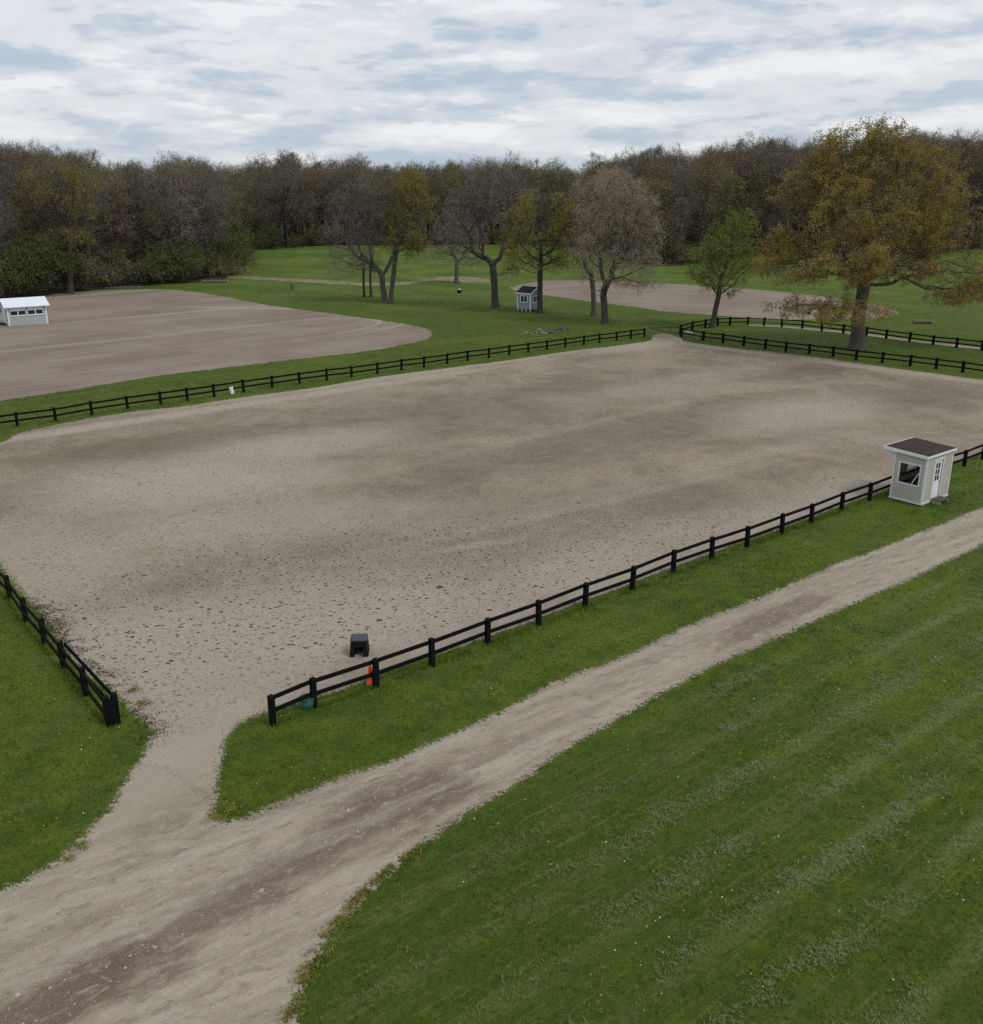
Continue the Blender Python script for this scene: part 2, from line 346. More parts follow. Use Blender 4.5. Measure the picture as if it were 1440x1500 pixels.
    onroad = n.step(n.math('ADD', s, n.math('MULTIPLY', n.math('SUBTRACT', w2, .5), 2.5)), -2.6, .3, 1, 0)
    c = n.mix(onroad, c, rc)
    c = n.mix(n.math('MULTIPLY', n.step(w4, .52, .72), .40), c, (.46, .405, .34))
    c = n.mix(n.math('MULTIPLY', n.step(w4, .28, .46, 1, 0), .45), c, (.125, .10, .078))
    c = n.mix(n.math('MULTIPLY', n.step(w3, .50, .78), .18), c, (.15, .12, .096))
    c = n.mix(n.math('MULTIPLY', ringm, .45), c, (.42, .365, .30))
    c = n.mix(n.math('MULTIPLY', pit, .92), c, (.040, .029, .021))  # shade inside the hoof prints, with their moisture, put in as dark colour
    hgt = n.math('ADD', n.math('MULTIPLY', w3, .9), n.math('MULTIPLY', w4, .5))
    at = n.n('ShaderNodeAttribute'); at.attribute_name = 'rim'
    rim = n.math('ADD', at.outputs['Fac'], n.math('ADD', n.math('MULTIPLY', n.math('SUBTRACT', w3, .5), 1.0), n.math('MULTIPLY', n.math('SUBTRACT', w4, .5), .55)))
    cover = n.step(rim, .05, .16)
    m = n.done(c, .95, n.bump(hgt, .75, .06))
    tr = n.n('ShaderNodeBsdfTransparent'); mx = n.n('ShaderNodeMixShader'); n.set(mx.inputs[0], cover)
    n.t.links.new(tr.outputs[0], mx.inputs[1]); n.t.links.new(n.b.outputs[0], mx.inputs[2]); n.t.links.new(mx.outputs[0], n.out.inputs[0])
    return m
M_DIRT = dirt('riding_sand')

def harrowed(name, ang, lanes):
    n = NT(name); p = n.pos()
    w1 = n.noise(p, .10, 5, .6); w3 = n.noise(p, 5, 4, .7)
    st = n.noise(n.map(p, (0, 0, 0), (0, 0, ang), (16, .55, 1), 'TEXTURE'), 1.0, 5, .6, .3)
    c = n.mix(n.step(w1, .35, .65), (.190, .150, .118), (.245, .200, .160))
    c = n.mix(n.math('MULTIPLY', n.step(st, .48, .70), .65), c, (.315, .265, .215))
    c = n.mix(n.math('MULTIPLY', n.step(st, .30, .46, 1, 0), .5), c, (.150, .117, .092))
    c = n.mix(n.math('MULTIPLY', n.step(w3, .5, .75), .25), c, (.13, .10, .08))
    nz = n.noise(p, .5, 4, .6)
    for (u, v, a, b, da, stg) in lanes:
        c = n.mix(n.math('MULTIPLY', n.ell(p, G(u, v), ang + da, a, b, .6, nz, .5), stg), c, (.36, .31, .255))
    if lanes:                               # a pair of wheel tracks bending round the end of the ring
        for (rr, wd) in ((9.0, .35), (11.2, .35)):
            q = n.map(p, (*(G(372, 487)), 0), (0, 0, ang), (1.9, .9, 1e6), 'TEXTURE')
            L = n.n('ShaderNodeVectorMath'); L.operation = 'LENGTH'; n.set(L.inputs[0], q)
            d = n.math('ABSOLUTE', n.math('SUBTRACT', n.math('ADD', L.outputs['Value'], n.math('MULTIPLY', n.math('SUBTRACT', nz, .5), .8)), rr))
            sxx = n.n('ShaderNodeSeparateXYZ'); n.set(sxx.inputs[0], q)
            m = n.math('MULTIPLY', n.step(d, .05, wd, 1, 0), n.math('MULTIPLY', n.step(sxx.outputs[0], -2, 5), n.step(sxx.outputs[1], 4, 8, 1, 0)))
            c = n.mix(n.math('MULTIPLY', m, .6), c, (.36, .31, .255))
    return n.done(c, .95, n.bump(n.math('ADD', st, w3), .6, .06))
FA2 = math.atan2(*(G(500, 519) - G(0, 587))[::-1])
M_RING = harrowed('harrowed_sand', FA2, [(200,426,22,1.0,.1,.6),(420,452,14,1.2,-.9,.5),(300,455,20,.8,0,.5),(150,500,30,.7,0,.35)])
M_RINGR = harrowed('harrowed_sand_pale', .05, [])
n = NT('worn_grass'); p = n.pos(); w = n.noise(p, .5, 5, .65)
M_TRACK = n.done(n.mix(n.step(w, .35, .65), (.115, .125, .045), (.25, .215, .14)), .95)
n = NT('pale_track'); p = n.pos(); w = n.noise(p, .8, 5, .65)
M_BTRACK = n.done(n.mix(w, (.20, .17, .12), (.36, .31, .25)), .95)

# ------------------------------------------------------------------ ground
def ground_z(x, y):
    """level round the rings; low swells in the meadow to the back right"""
    m = np.exp(-((x - 88) / 11) ** 2 - ((y - 126) / 6) ** 2) * 1.5 + np.exp(-((x - 118) / 16) ** 2 - ((y - 165) / 12) ** 2) * 1.2 + np.exp(-((x + 40) / 25) ** 2 - ((y - 240) / 14) ** 2) * 1.5
    far = 1 / (1 + np.exp(-(y - 236) / 9))
    m = m + far * (.6 + .5 * vnoise(x / 22, y / 22, 5))
    return m
bm = bmesh.new()
xs = np.concatenate([[-3000, -1200, -500, -260], np.arange(-190, 241, 5.), [300, 500, 1200, 3000]])
ys = np.concatenate([[-800, -200, -50], np.arange(0, 431, 5.), [500, 800, 1500, 4000]])
gv = [[bm.verts.new((x, y, float(ground_z(np.float64(x), np.float64(y))) if -200 < x < 250 and 90 < y < 440 else 0.)) for x in xs] for y in ys]
for j in range(len(ys) - 1):
    for i in range(len(xs) - 1): bm.faces.new((gv[j][i], gv[j][i + 1], gv[j + 1][i + 1], gv[j + 1][i]))
me = bpy.data.meshes.new('grass_ground'); bm.to_mesh(me); bm.free()
me.polygons.foreach_set('use_smooth', np.ones(len(me.polygons), dtype=bool))
tag(link('grass_ground', me, None, [M_LAWN]), kind='structure')
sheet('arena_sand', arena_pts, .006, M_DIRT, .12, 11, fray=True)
sheet('gravel_road', road_pts, .012, M_DIRT, .14, 21, fray=True)
sheet('far_riding_ring', ring_l, .012, M_RING, .35, 31)
sheet('forest_floor', [tuple(['w', *G(*p)]) for p in ((-160,456),(-60,446),(0,440),(100,428),(200,419),(300,411.5),(328,407),(338,376),(400,368),(480,363),(640,361),(800,363),(900,370),(950,388),(1005,388),(1050,382),(1120,378),(1250,375),(1440,371),(1560,370))] + [('w', 330, 240), ('w', 520, 700), ('w', -480, 700), ('w', -300, 175)], .12, paint('leaf_litter', (.075, .060, .042), .5, .8, .95), .8, 71, True)
sheet('back_riding_ring', ring_r, .020, M_RINGR, .45, 41)
sheet('back_track', back_track, .028, M_BTRACK, .15, 51)
sheet('meadow_track', meadow_track, .030, M_TRACK, .7, 61)

# ------------------------------------------------------------------ grass, clippings, dandelions, stones (stuff)
ZONES = [arena_pts, road_pts]
def bare(P):
    """how far inside bare soil each point lies (metres)"""
    d = np.maximum(sdf(P, arena_pts), sdf(P, road_pts))
    d = np.maximum(d, sdf(P, ring_l))
    return d
def scatter(y0, y1, dens, seed, margin=1.0):
    r = np.random.default_rng(seed)
    half = lambda y: (y * cp + CH * sp) * .56 + margin
    xm = half(y1); n = int((y1 - y0) * 2 * xm * dens)
    P = np.stack([r.uniform(-xm, xm, n), r.uniform(y0, y1, n)], 1)
    return P[np.abs(P[:, 0]) < half(P[:, 1])]
def blades(P, L, wd, lean, r, flat=0.0):
    n = len(P); a = r.uniform(0, 2 * np.pi, n); L = L * r.uniform(.5, 1.3, n)
    t = np.stack([np.cos(a), np.sin(a)], 1); b = r.uniform(0, 2 * np.pi, n); ln = lean * r.uniform(.3, 1.2, n)
    z0 = np.full(n, -.005)
    A = np.column_stack([P - t * wd / 2, z0]); B = np.column_stack([P + t * wd / 2, z0])
    C = np.column_stack([P + np.stack([np.cos(b), np.sin(b)], 1) * (L * np.sin(ln))[:, None], L * np.cos(ln) * (1 - flat) + .01])
    return np.stack([A, B, C], 1).reshape(-1, 3)
allV = []
for (y0, y1, dens, L, wd, seed) in ((11, 18, 260, .075, .020, 1), (18, 26, 150, .08, .026, 2), (26, 38, 70, .09, .038, 3), (38, 56, 26, .10, .055, 4), (56, 80, 9, .11, .08, 5)):
    r = np.random.default_rng(seed + 50); P = scatter(y0, y1, dens, seed)
    d = bare(P) + .16 * vnoise(P[:, 0] * 2.3, P[:, 1] * 2.3, 71) + .12 * vnoise(P[:, 0] * 6, P[:, 1] * 6, 72)
    keep = (d < .06) | ((d < .5) & (r.random(len(P)) < .30 * np.exp(-d / .16)))
    P = P[keep]; k = .75 + .5 * (vnoise(P[:, 0] * .8, P[:, 1] * .8, 73) > 0) + .35 * vnoise(P[:, 0] * .25, P[:, 1] * .25, 74)
    allV.append(blades(P, L * k, wd, .85, r))
for a_, b_, nn_ in (((395,1064),(1310,719),9000), ((0,860),(163,1064),3600), ((0,631),(300,583),1600)):
    r = np.random.default_rng(nn_); t_ = r.random(nn_); P = G(*a_)[None] * (1 - t_[:, None]) + G(*b_)[None] * t_[:, None] + r.normal(0, .11, (nn_, 2))
    P = P[vnoise(P[:, 0] * 1.7, P[:, 1] * 1.7, 76) > -.45]; allV.append(blades(P, .15, .022, .6, r))
V = np.concatenate(allV)
tag(link('grass', npmesh('grass', V, len(V) // 3), None, [M_BLADE]), 'short green mown grass blades of the lawns beside the gravel road', 'grass', kind='stuff')

# pale mown clippings in rows along the lawn right of the road
r = np.random.default_rng(5); P = scatter(12, 52, 130, 15)
s_road = sdf(P, road_pts); q = P @ RP; al = P @ RD
right = (P @ RP < (G(1140, 938) @ RP) - .8) & (s_road < -.5)
row = np.abs(((q + .35 * vnoise(al * .25, q * .2, 81)) / 1.75) % 1 - .5)
prob = np.exp(-(row / .19) ** 2) * np.clip(.34 + .6 * vnoise(al * .33, q * .9, 82) + .8 * vnoise(al * 1.7, q * 1.7, 83), 0, 1) * np.clip((P[:, 0] + 1.5) / 9, .10, 1)
P = P[right & (r.random(len(P)) < prob) & (vnoise(P[:, 0] * 3.3, P[:, 1] * 3.3, 85) > -.5)]
m = 4; C = np.repeat(P, m, 0) + r.normal(0, .10, (len(P) * m, 2)); nn = len(C)
a = np.repeat(r.uniform(-.9, .9, len(P)), m) + RANG + 1.2 + r.normal(0, .55, nn); L = r.uniform(.02, .075, nn); t = np.stack([np.cos(a), np.sin(a)], 1); s_ = np.stack([-t[:, 1], t[:, 0]], 1) * .0055
z1 = r.uniform(.055, .085, nn); z2 = z1 + r.uniform(-.015, .025, nn)
V = np.stack([np.column_stack([C - t * L[:, None] - s_, z1]), np.column_stack([C - t * L[:, None] + s_, z1]), np.column_stack([C + t * L[:, None] + s_ * .4, z2]), np.column_stack([C + t * L[:, None] - s_ * .4, z2])], 1).reshape(-1, 3)
n = NT('dry_clippings'); w = n.noise(n.pos(), 6, 3)
M_CLIP = n.done(n.mix(w, (.115, .135, .065), (.215, .228, .140)), .8)
tag(link('grass_clippings', npmesh('grass_clippings', V, nn), None, [M_CLIP]), 'pale dried grass clippings lying in rows on the mown lawn', 'grass clippings', kind='stuff')

# dandelions: yellow heads as little many-sided buttons on the grass
def buttons(P, rad, z, r, k=6):
    n = len(P); a = np.arange(k) / k * 2 * np.pi; rr = rad * r.uniform(.6, 1.2, n)
    tilt = r.uniform(-.5, .5, (n, 2)); cx = np.cos(a); cy = np.sin(a)
    X = P[:, 0, None] + rr[:, None] * cx; Y = P[:, 1, None] + rr[:, None] * cy
    Z = z + r.uniform(0, .03, n)[:, None] + rr[:, None] * (tilt[:, :1] * cx + tilt[:, 1:] * cy)
    return np.stack([X, Y, Z], 2).reshape(-1, 3)
r = np.random.default_rng(9); P = scatter(12, 42, 4.5, 19)
d = bare(P); wgt = np.clip(-.05 + 1.0 * vnoise(P[:, 0] * .45, P[:, 1] * .45, 91) + .3 * vnoise(P[:, 0] * 1.6, P[:, 1] * 1.6, 92), .03, 1) * np.clip(1.1 - np.abs(P[:, 1] - 18) / 24, .15, 1)
P = P[(d < -.15) & (r.random(len(P)) < wgt)]
V = buttons(P, .015, .08, r)
M_YEL = paint('dandelion_yellow', (.70, .52, .03), .3, 8)
tag(link('dandelions', npmesh('dandelions', V, len(P)), None, [M_YEL]), 'tiny yellow dandelion heads dotted over the green lawn', 'dandelions', kind='stuff')
P = scatter(12, 36, .2, 29); P = P[bare(P) < -.2]
V = buttons(P, .017, .09, np.random.default_rng(3))
tag(link('dandelion_clocks', npmesh('dandelion_clocks', V, len(P)), None, [paint('seed_white', (.62, .62, .58), .2, 8)]), 'small white dandelion seed heads in the lawn', 'dandelions', kind='stuff')

# loose stones on the road and clods thrown up in the arena
def stones(P, size, r, z0):
    n = len(P); o = np.array([[1, 0, 0], [0, 1, 0], [-1, 0, 0], [0, -1, 0], [0, 0, .8]]); F_ = [(0, 1, 4), (1, 2, 4), (2, 3, 4), (3, 0, 4)]
    s = size * r.lognormal(0, .45, n); a = r.uniform(0, 6.28, n); ca, sa = np.cos(a), np.sin(a)
    Vv = o[None] * s[:, None, None] * r.uniform(.6, 1.2, (n, 5, 1))
    X = Vv[..., 0] * ca[:, None] - Vv[..., 1] * sa[:, None] + P[:, 0, None]; Y = Vv[..., 0] * sa[:, None] + Vv[..., 1] * ca[:, None] + P[:, 1, None]
    Q = np.stack([X, Y, Vv[..., 2] + z0], 2)
    return np.concatenate([Q[:, f] for f in F_], 1).reshape(-1, 3)
r = np.random.default_rng(33); P = scatter(12, 34, 24, 39); P = P[(sdf(P, road_pts) > .05)]
V = stones(P, .017, r, .010)
M_STONE = paint('crushed_stone', (.40, .36, .31), .5, .6, .9)
tag(link('gravel_stones', npmesh('gravel_stones', V, len(V) // 3), None, [M_STONE]), 'loose pale stones scattered on the gravel road', 'gravel', kind='stuff')
r = np.random.default_rng(34); P = scatter(24, 56, 9, 40); P = P[(sdf(P, arena_pts) > .3) & (vnoise(P[:, 0] * .3, P[:, 1] * .3, 12) + .3 * r.normal(size=len(P)) > -.1)]
V = stones(P, .035, r, .003)
M_CLOD = paint('sand_clods', (.27, .222, .18), .5, .6, .95)
tag(link('sand_clods', npmesh('sand_clods', V, len(V) // 3), None, [M_CLOD]), 'small clods of kicked up sand over the big riding arena', 'sand clods', kind='stuff')
# weeds and leaf litter straggling out from under the left fence
r = np.random.default_rng(41); t = r.uniform(0, 1.05, 5200); base = G(50, 880)[None] * (1 - t[:, None]) + G(212, 1066)[None] * t[:, None]
P = base + r.normal(0, .22 + .25 * t[:, None], (len(t), 2)) * np.array([1, .8]); P = P[(vnoise(P[:, 0] * 2.2, P[:, 1] * 2.2, 47) + .3 * vnoise(P[:, 0] * 7, P[:, 1] * 7, 48) > .12) & (sdf(P, arena_pts) > -.3)]
V = blades(P, .07, .04, 1.1, r)
n = NT('weeds'); w = n.noise(n.pos(), 3, 4); M_WEED = n.done(n.mix(n.step(w, .4, .6), (.045, .055, .018), (.085, .070, .042)), .85)
tag(link('weeds', npmesh('weeds', V, len(V) // 3), None, [M_WEED]), 'dark straggling weeds creeping onto the sand beside the left fence end', 'weeds', kind='stuff')

# thin verge of weeds along the bend of the road, and single tufts that have crept onto the gravel
r = np.random.default_rng(43)
def along(px, n, sd):
    Q = np.array([G(*p) for p in px]); t = r.uniform(0, len(Q) - 1, n); i = t.astype(int); f = (t - i)[:, None]
    return Q[i] * (1 - f) + Q[np.minimum(i + 1, len(Q) - 1)] * f + r.normal(0, sd, (n, 2))
P = np.concatenate([along([(618,1240),(575,1270),(535,1305),(508,1333)], 1500, .07), along([(505,1345),(480,1378),(452,1425),(432,1470),(424,1520)], 2600, .12)])
P = P[vnoise(P[:, 0] * 4, P[:, 1] * 4, 55) > -.25]
for (u, v, rad, k) in ((318,1196,.22,220),(340,1190,.2,150),(120,1240,.18,200),(100,1259,.13,110),(210,1031,.22,160),(196,1012,.2,130),(225,1072,.15,90),(325,1180,.12,80)):
    P = np.concatenate([P, G(u, v) + r.normal(0, rad * .6, (k, 2))])
n = NT('verge_grass'); w = n.noise(n.pos(), 3, 4); M_VERGE = n.done(n.mix(n.step(w, .4, .6), (.14, .165, .028), (.26, .25, .065)), .85)
V = blades(P, .075, .028, 1.0, r); V[:, 2] += .012
tag(link('verge_grass', npmesh('verge_grass', V, len(V) // 3), None, [M_VERGE]), 'yellowish grass tufts creeping onto the edge of the gravel road', 'grass', kind='stuff')

# ------------------------------------------------------------------ fences
M_BLACK = paint('black_fence_paint', (.008, .008, .0085), .35, 2.5, .75, .06, .2, (.020, .019, .018))
M_GREYW = paint('weathered_grey_rail', (.15, .14, .125), .5, 3, .85)
M_STEEL = paint('dark_pipe', (.03, .03, .032), .4, 4, .5)
def post_mesh(w, h, cap=.012):
    m = MB(); m.box(-w / 2, w / 2, -w / 2, w / 2, -.05, h, .012)
    bmesh.ops.recalc_face_normals(m.bm, faces=m.bm.faces)
    me = bpy.data.meshes.new('post'); m.bm.to_mesh(me); m.bm.free(); me.materials.append(M_BLACK); return me
def rail_mesh(h=.135, t=.045):
    m = MB(); m.box(0, 1, -t / 2, t / 2, -h / 2, h / 2)
    me = bpy.data.meshes.new('rail'); bmesh.ops.recalc_face_normals(m.bm, faces=m.bm.faces); m.bm.to_mesh(me); m.bm.free(); me.materials.append(M_BLACK); return me
POST, POSTB, RAIL = post_mesh(.17, 1.0), post_mesh(.22, 1.02), rail_mesh()
RAILG = RAIL.copy(); RAILG.materials.clear(); RAILG.materials.append(M_GREYW)
def fence(name, label, pts, side=0.0, post=POST, h1=.86, h2=.42, skip=(), grey=(), first=True):
    P = [W(p) for p in pts]; o = P[0]; rr = random.Random(len(pts) * 7)
    root = empty(name, (o[0], o[1], 0), 0, label, 'fence', 'black two rail fences round the riding arena')
    zt = [rr.uniform(-.03, .03) for _ in P]
    for i, p in enumerate(P):
        q = P[min(i + 1, len(P) - 1)] - P[max(i - 1, 0)]
        if i == 0 and not first: continue
        c = link('post', post, root); c.location = (p[0] - o[0], p[1] - o[1], zt[i]); c.rotation_euler = (rr.uniform(-.035, .035), rr.uniform(-.035, .035), math.atan2(q[1], q[0]))
    for i in range(len(P) - 1):
        if i in skip: continue
        a, b = P[i], P[i + 1]; d = b - a; L = np.linalg.norm(d); nrm = np.array((-d[1], d[0])) / L
        for h in (h1, h2):
            za, zb = h + zt[i] + rr.uniform(-.015, .015), h + zt[i + 1] + rr.uniform(-.015, .015)
            c = link('rail', RAILG if i in grey else RAIL, root)
            s = a + nrm * side - o
            c.location = (s[0], s[1], za); c.scale = (L, 1, 1); c.rotation_euler = (0, -math.atan2(zb - za, L), math.atan2(d[1], d[0]))
    return root
near_px = [(400,1062),(460,1036),(551,1006),(633,976),(714,943),(789,916),(857,889),(926,864),(986,839),(1042,819),(1094,801),(1145,782),(1188,766),(1232,748),(1273,734),(1310,719.5)]
e = W(near_px[-1]); nx = [('w', *(e + FD * 2.35 * k)) for k in range(1, 3)] + [(1412,683)]
e = W((1412,683)); nx += [('w', *(e + FD * 2.4 * k)) for k in range(1, 10)]
fence('paddock_fence', 'long black two rail fence between arena sand and gravel road, passing the cream booth', near_px + nx, .05)
far_px = [('w',-44,53.7),('w',-41.4,55.9),('w',-38.5,58.3),('w',-35.4,61),(25.7,625),(82,617),(135,608),(187,599.5),(236,593),(275,587),(314,581.5),(357,574.5),(399,568),(439,562),(479,557.5),(515,552.5),(553,547.5),(588,542.5),
  (621,538),(655,533),(685,528.5),(716,524.5),(746,520.5),(774,516.3),(801,512.5),(828,509),(855,505.3),(878,502),(903,499),(924,496.5),(944,494)]
fence('paddock_fence', 'long black two rail fence along the far arena side towards the blue grey shed', far_px[2:], 0)
right_px = [(998,493.5),(1030,499),(1058.7,502.5),(1089,507),(1120.7,511.5),(1151,515),(1185,518.5),(1220,522.5),(1254,527.5),(1292,531.5),(1333,536.5),(1371,541),(1410,545.5),(1448,551)]
e = W(right_px[-1]); dd = W(right_px[-1]) - W(right_px[4]); dd /= np.linalg.norm(dd)
fence('paddock_fence', 'black two rail fence across the arena end in front of the big oak trunk', right_px + [('w', *(e + dd * 2.6 * k)) for k in range(1, 3)], 0, POSTB)
back_px = [(996.5,489),(1014,483.5),(1033,480.5),(1051,478),(1069,477),(1095,476.5),(1119,477.5),(1145,479.5),(1175,481.5),(1203.5,485),(1235,488.5),(1269,492),(1298,496),(1332,500.5),(1366.5,505),(1401,509),(1438,513),(1478,518.5),(1520,524)]
fence('paddock_fence', 'farther black fence behind the big oak, with one weathered grey stretch', back_px, 0, POSTB, grey=(5, 6))
left_px = [('w',-38.0,57.6),('w',-36.0,55.3),('w',-33.9,52.8),('w',-31.8,50.2),('w',-29.7,47.6),('w',-27.6,45.0),('w',-25.5,42.4),('w',-23.4,39.9),('w',-21.4,37.4),(15.5,878),(39,911.6),(66,944),(94,979),(126.5,1018),(160,1063)]
lf = fence('paddock_fence', 'black fence at the near left arena end, its last bays with doubled top rail', left_px, -.06)
# doubled rails and the second end post of the left fence
a, b, o = W((94, 979)), W((160, 1063)), W(left_px[0]); d = (b - a) / np.linalg.norm(b - a); nr = np.array((-d[1], d[0]))
c = link('post', POST, lf); q = b + nr * .24 - o; c.location = (q[0], q[1], 0); c.rotation_euler = (0, 0, LANG)
for h in (.86, .45):
    s = a + nr * .12 - o; t_ = b + nr * .26 - o; c = link('rail', RAIL, lf); w_ = t_ - s
    c.location = (s[0], s[1], h); c.scale = (np.linalg.norm(w_), 1, 1); c.rotation_euler = (0, 0, math.atan2(w_[1], w_[0]))
m = MB(); q0 = b - o; q1 = b + nr * .24 - o
for h in (.14, .31, .48, .65, .82): m.bar((q0[0] + d[0] * .11, q0[1] + d[1] * .11, h), (q1[0] + d[0] * .11, q1[1] + d[1] * .11, h), .03, .16)
m.build('end_board', M_BLACK, lf)
# pipe gate between the far fence and the corner
g0, g1 = G(946, 493), G(997, 492.5); gd = g1 - g0; gl = np.linalg.norm(gd)
gt = empty('pipe_gate', (g1[0], g1[1], 0), math.atan2(-gd[1], -gd[0]), 'low dark pipe gate with a slanting lower bar at the far corner of the arena', 'gate')
MB().bar((.1, 0, .98), (gl - .2, 0, .95), .08).build('top_bar', M_STEEL, gt)
MB().bar((.1, 0, .25), (gl - .5, 0, .88), .07).build('lower_bar', M_STEEL, gt)
MB().bar((gl * .31, 0, .42), (gl * .31, 0, .96), .06).build('upright', M_STEEL, gt)
MB().bar((.12, 0, .18), (.12, 0, 1.0), .08).build('hinge_upright', M_STEEL, gt)

M_WHITE = paint('white_paint', (.66, .67, .67), .25, 2.5, .6, .3, .1, (.50, .48, .43))
M_PWHITE = paint('bright_white', (.74, .76, .78), .12, 2, .5)
o = MB().box(-.5, .5, -.02, .02, -.13, .13, .01).build('white_board', M_WHITE); q = G(1008, 493.5); o.location = (q[0], q[1] - .12, .58); o.rotation_euler = (0, 0, math.atan2(dd[1], dd[0]))
tag(o, 'narrow white board hung on the fence by the far corner gate', 'board')
o = MB().box(-.06, .06, -.06, .06, -.02, .75, .015).build('pale_stake', paint('bare_wood', (.34, .28, .20), .4, 4)); q = G(1021, 497); o.location = (q[0], q[1] - .25, 0)
tag(o, 'short pale wooden stake in front of the fence near the corner gate', 'stake')
mk = empty('arena_marker', (*(G(341, 577) + np.array((0, -.1))), 0), FANG, 'small white marker standing at the far fence opposite the left ring', 'marker')
MB().box(-.13, .13, -.1, .1, 0, .30, .03).build('base', M_PWHITE, mk); MB().box(-.22, .10, -.04, .04, .34, .58, .02).build('plate', M_PWHITE, mk); MB().box(-.04, .04, -.03, .03, .27, .36).build('stem', M_PWHITE, mk)

# ------------------------------------------------------------------ cream booth beside the near fence
def siding(name, col, pitch=.2, axis='V', var=.15):
    n = NT(name); p = n.obj(); s = n.n('ShaderNodeSeparateXYZ'); n.set(s.inputs[0], p)
    v = n.math('ADD', s.outputs[0], s.outputs[1]) if axis == 'V' else s.outputs[2]
    f = n.math('FRACT', n.math('DIVIDE', v, pitch)); gr = n.math('ADD', n.step(f, .0, .08, 1, 0), n.step(f, .92, 1., 0, 1), True)
    w = n.noise(p, 1.3, 6, .65); w2 = n.noise(n.map(p, (0, 0, 0), (0, 0, 0), (6, 6, .8)), 1.5, 5, .7)
    c = n.mix(n.math('MULTIPLY', n.step(w, .35, .7), var), col, tuple(x * .62 for x in col))
    c = n.mix(n.math('MULTIPLY', n.step(w2, .52, .75), var * 1.3), c, tuple(x * .55 for x in (col[0], col[1] * .96, col[2] * .9)))
    c = n.mix(n.math('MULTIPLY', gr, .35), c, tuple(x * .4 for x in col))
    return n.done(c, .75, n.bump(gr, -.6, .02))
def shingles(name, col):
    n = NT(name); p = n.obj()
    b = n.n('ShaderNodeTexBrick'); n.set(b.inputs['Vector'], p); b.inputs['Scale'].default_value = 1
    b.inputs['Brick Width'].default_value = .3; b.inputs['Row Height'].default_value = .14; b.inputs['Mortar Size'].default_value = .006
    b.inputs['Color1'].default_value = (*col, 1); b.inputs['Color2'].default_value = (*[x * 1.5 for x in col], 1); b.inputs['Mortar'].default_value = (*[x * .4 for x in col], 1)
    w = n.noise(p, 2, 5, .7); f = n.noise(p, 60, 2)
    c = n.mix(n.math('MULTIPLY', n.step(w, .4, .7), .4), b.outputs['Color'], tuple(x * 1.9 for x in col))
    return n.done(c, .95, n.bump(f, .5, .01))
M_CREAM = siding('cream_siding', (.45, .432, .378), .203)
M_GLASS = NT('dark_glass'); M_GLASS.b.inputs['Specular IOR Level'].default_value = .6; M_GLASS = M_GLASS.done((.012, .014, .016), .08)
M_DARK = paint('dark_gap', (.012, .011, .010), .2)
M_BROWNR = shingles('brown_shingles', (.036, .027, .023))
M_STEPW = paint('weathered_step', (.09, .08, .068), .5, 5, .9)
M_METAL = paint('grey_metal', (.28, .28, .28), .2, 6, .4)
B = G(1349, 741.7); C = G(1388, 727); A = G(1300.4, 729)
bx = (C - B) / np.linalg.norm(C - B); LX, LY = 2.65, 1.72
bo = empty('judge_booth', (B[0], B[1], 0), math.atan2(bx[1], bx[0]), 'cream wooden booth with a flat brown shingle roof standing between fence and gravel road', 'booth')
z0, zr = .16, 2.52
W0, W1, WZ0, WZ1 = .32, 1.36, 1.02, 2.02            # window opening in the left wall (x = 0): from y W0 to W1
D0, D1, DZ0, DZ1 = .88, 1.66, .20, 2.22             # door opening in the front wall (y = 0)
m = MB(); T = .08
m.box(0, T, 0, W0, z0, zr).box(0, T, W1, LY, z0, zr).box(0, T, W0, W1, z0, WZ0).box(0, T, W0, W1, WZ1, zr)
m.box(T, D0, 0, T, z0, zr).box(D1, LX - T, 0, T, z0, zr).box(D0, D1, 0, T, DZ1, zr)
m.box(LX - T, LX, 0, LY, z0, zr).box(T, LX - T, LY - T, LY, z0, 1.25).box(T, 1.3, LY - T, LY, 1.25, zr).box(LX - .4, LX - T, LY - T, LY, 1.25, zr).box(1.3, LX - .4, LY - T, LY, 2.0, zr)
wl = m.build('wall', M_CREAM, bo)
MB().box(T + .002, LX - T - .002, T + .002, LY - T - .002, z0 + .02, z0 + .06).build('floor', M_STEPW, bo)
m = MB().box(.9, 2.0, LY - .65, LY - .12, .88, .93).box(.92, .97, LY - .6, LY - .55, .22, .88).box(1.93, 1.98, LY - .6, LY - .55, .22, .88)
m.build('desk', paint('desk_grey', (.16, .15, .14), .4), bo)
for (x, y) in ((-.012, -.012), (LX - .085, -.012), (-.012, LY - .085), (LX - .085, LY - .085)): MB().box(x, x + .097, y, y + .097, z0 - .02, zr + .015).build('corner_board', M_WHITE, bo)
m = MB().box(-.03, LX + .03, -.03, LY + .03, .05, z0 - .003); m.build('skirting', M_WHITE, bo)
m = MB(); fr = .085
m.box(-.022, .02, W0 - fr, W0, WZ0 - fr, WZ1 + fr).box(-.022, .02, W1, W1 + fr, WZ0 - fr, WZ1 + fr).box(-.022, .02, W0, W1, WZ0 - fr, WZ0).box(-.022, .02, W0, W1, WZ1, WZ1 + fr)
wf = m.build('window', M_WHITE, bo)
M_CLEAR = NT('window_glass'); M_CLEAR.b.inputs['Transmission Weight'].default_value = 1.0; M_CLEAR.b.inputs['IOR'].default_value = 1.45; M_CLEAR.b.inputs['Specular IOR Level'].default_value = .5
M_CLEAR = M_CLEAR.done((.55, .58, .58), .02)
MB().box(.03, .036, W0, W1, WZ0, WZ1).build('pane', M_CLEAR, wf)
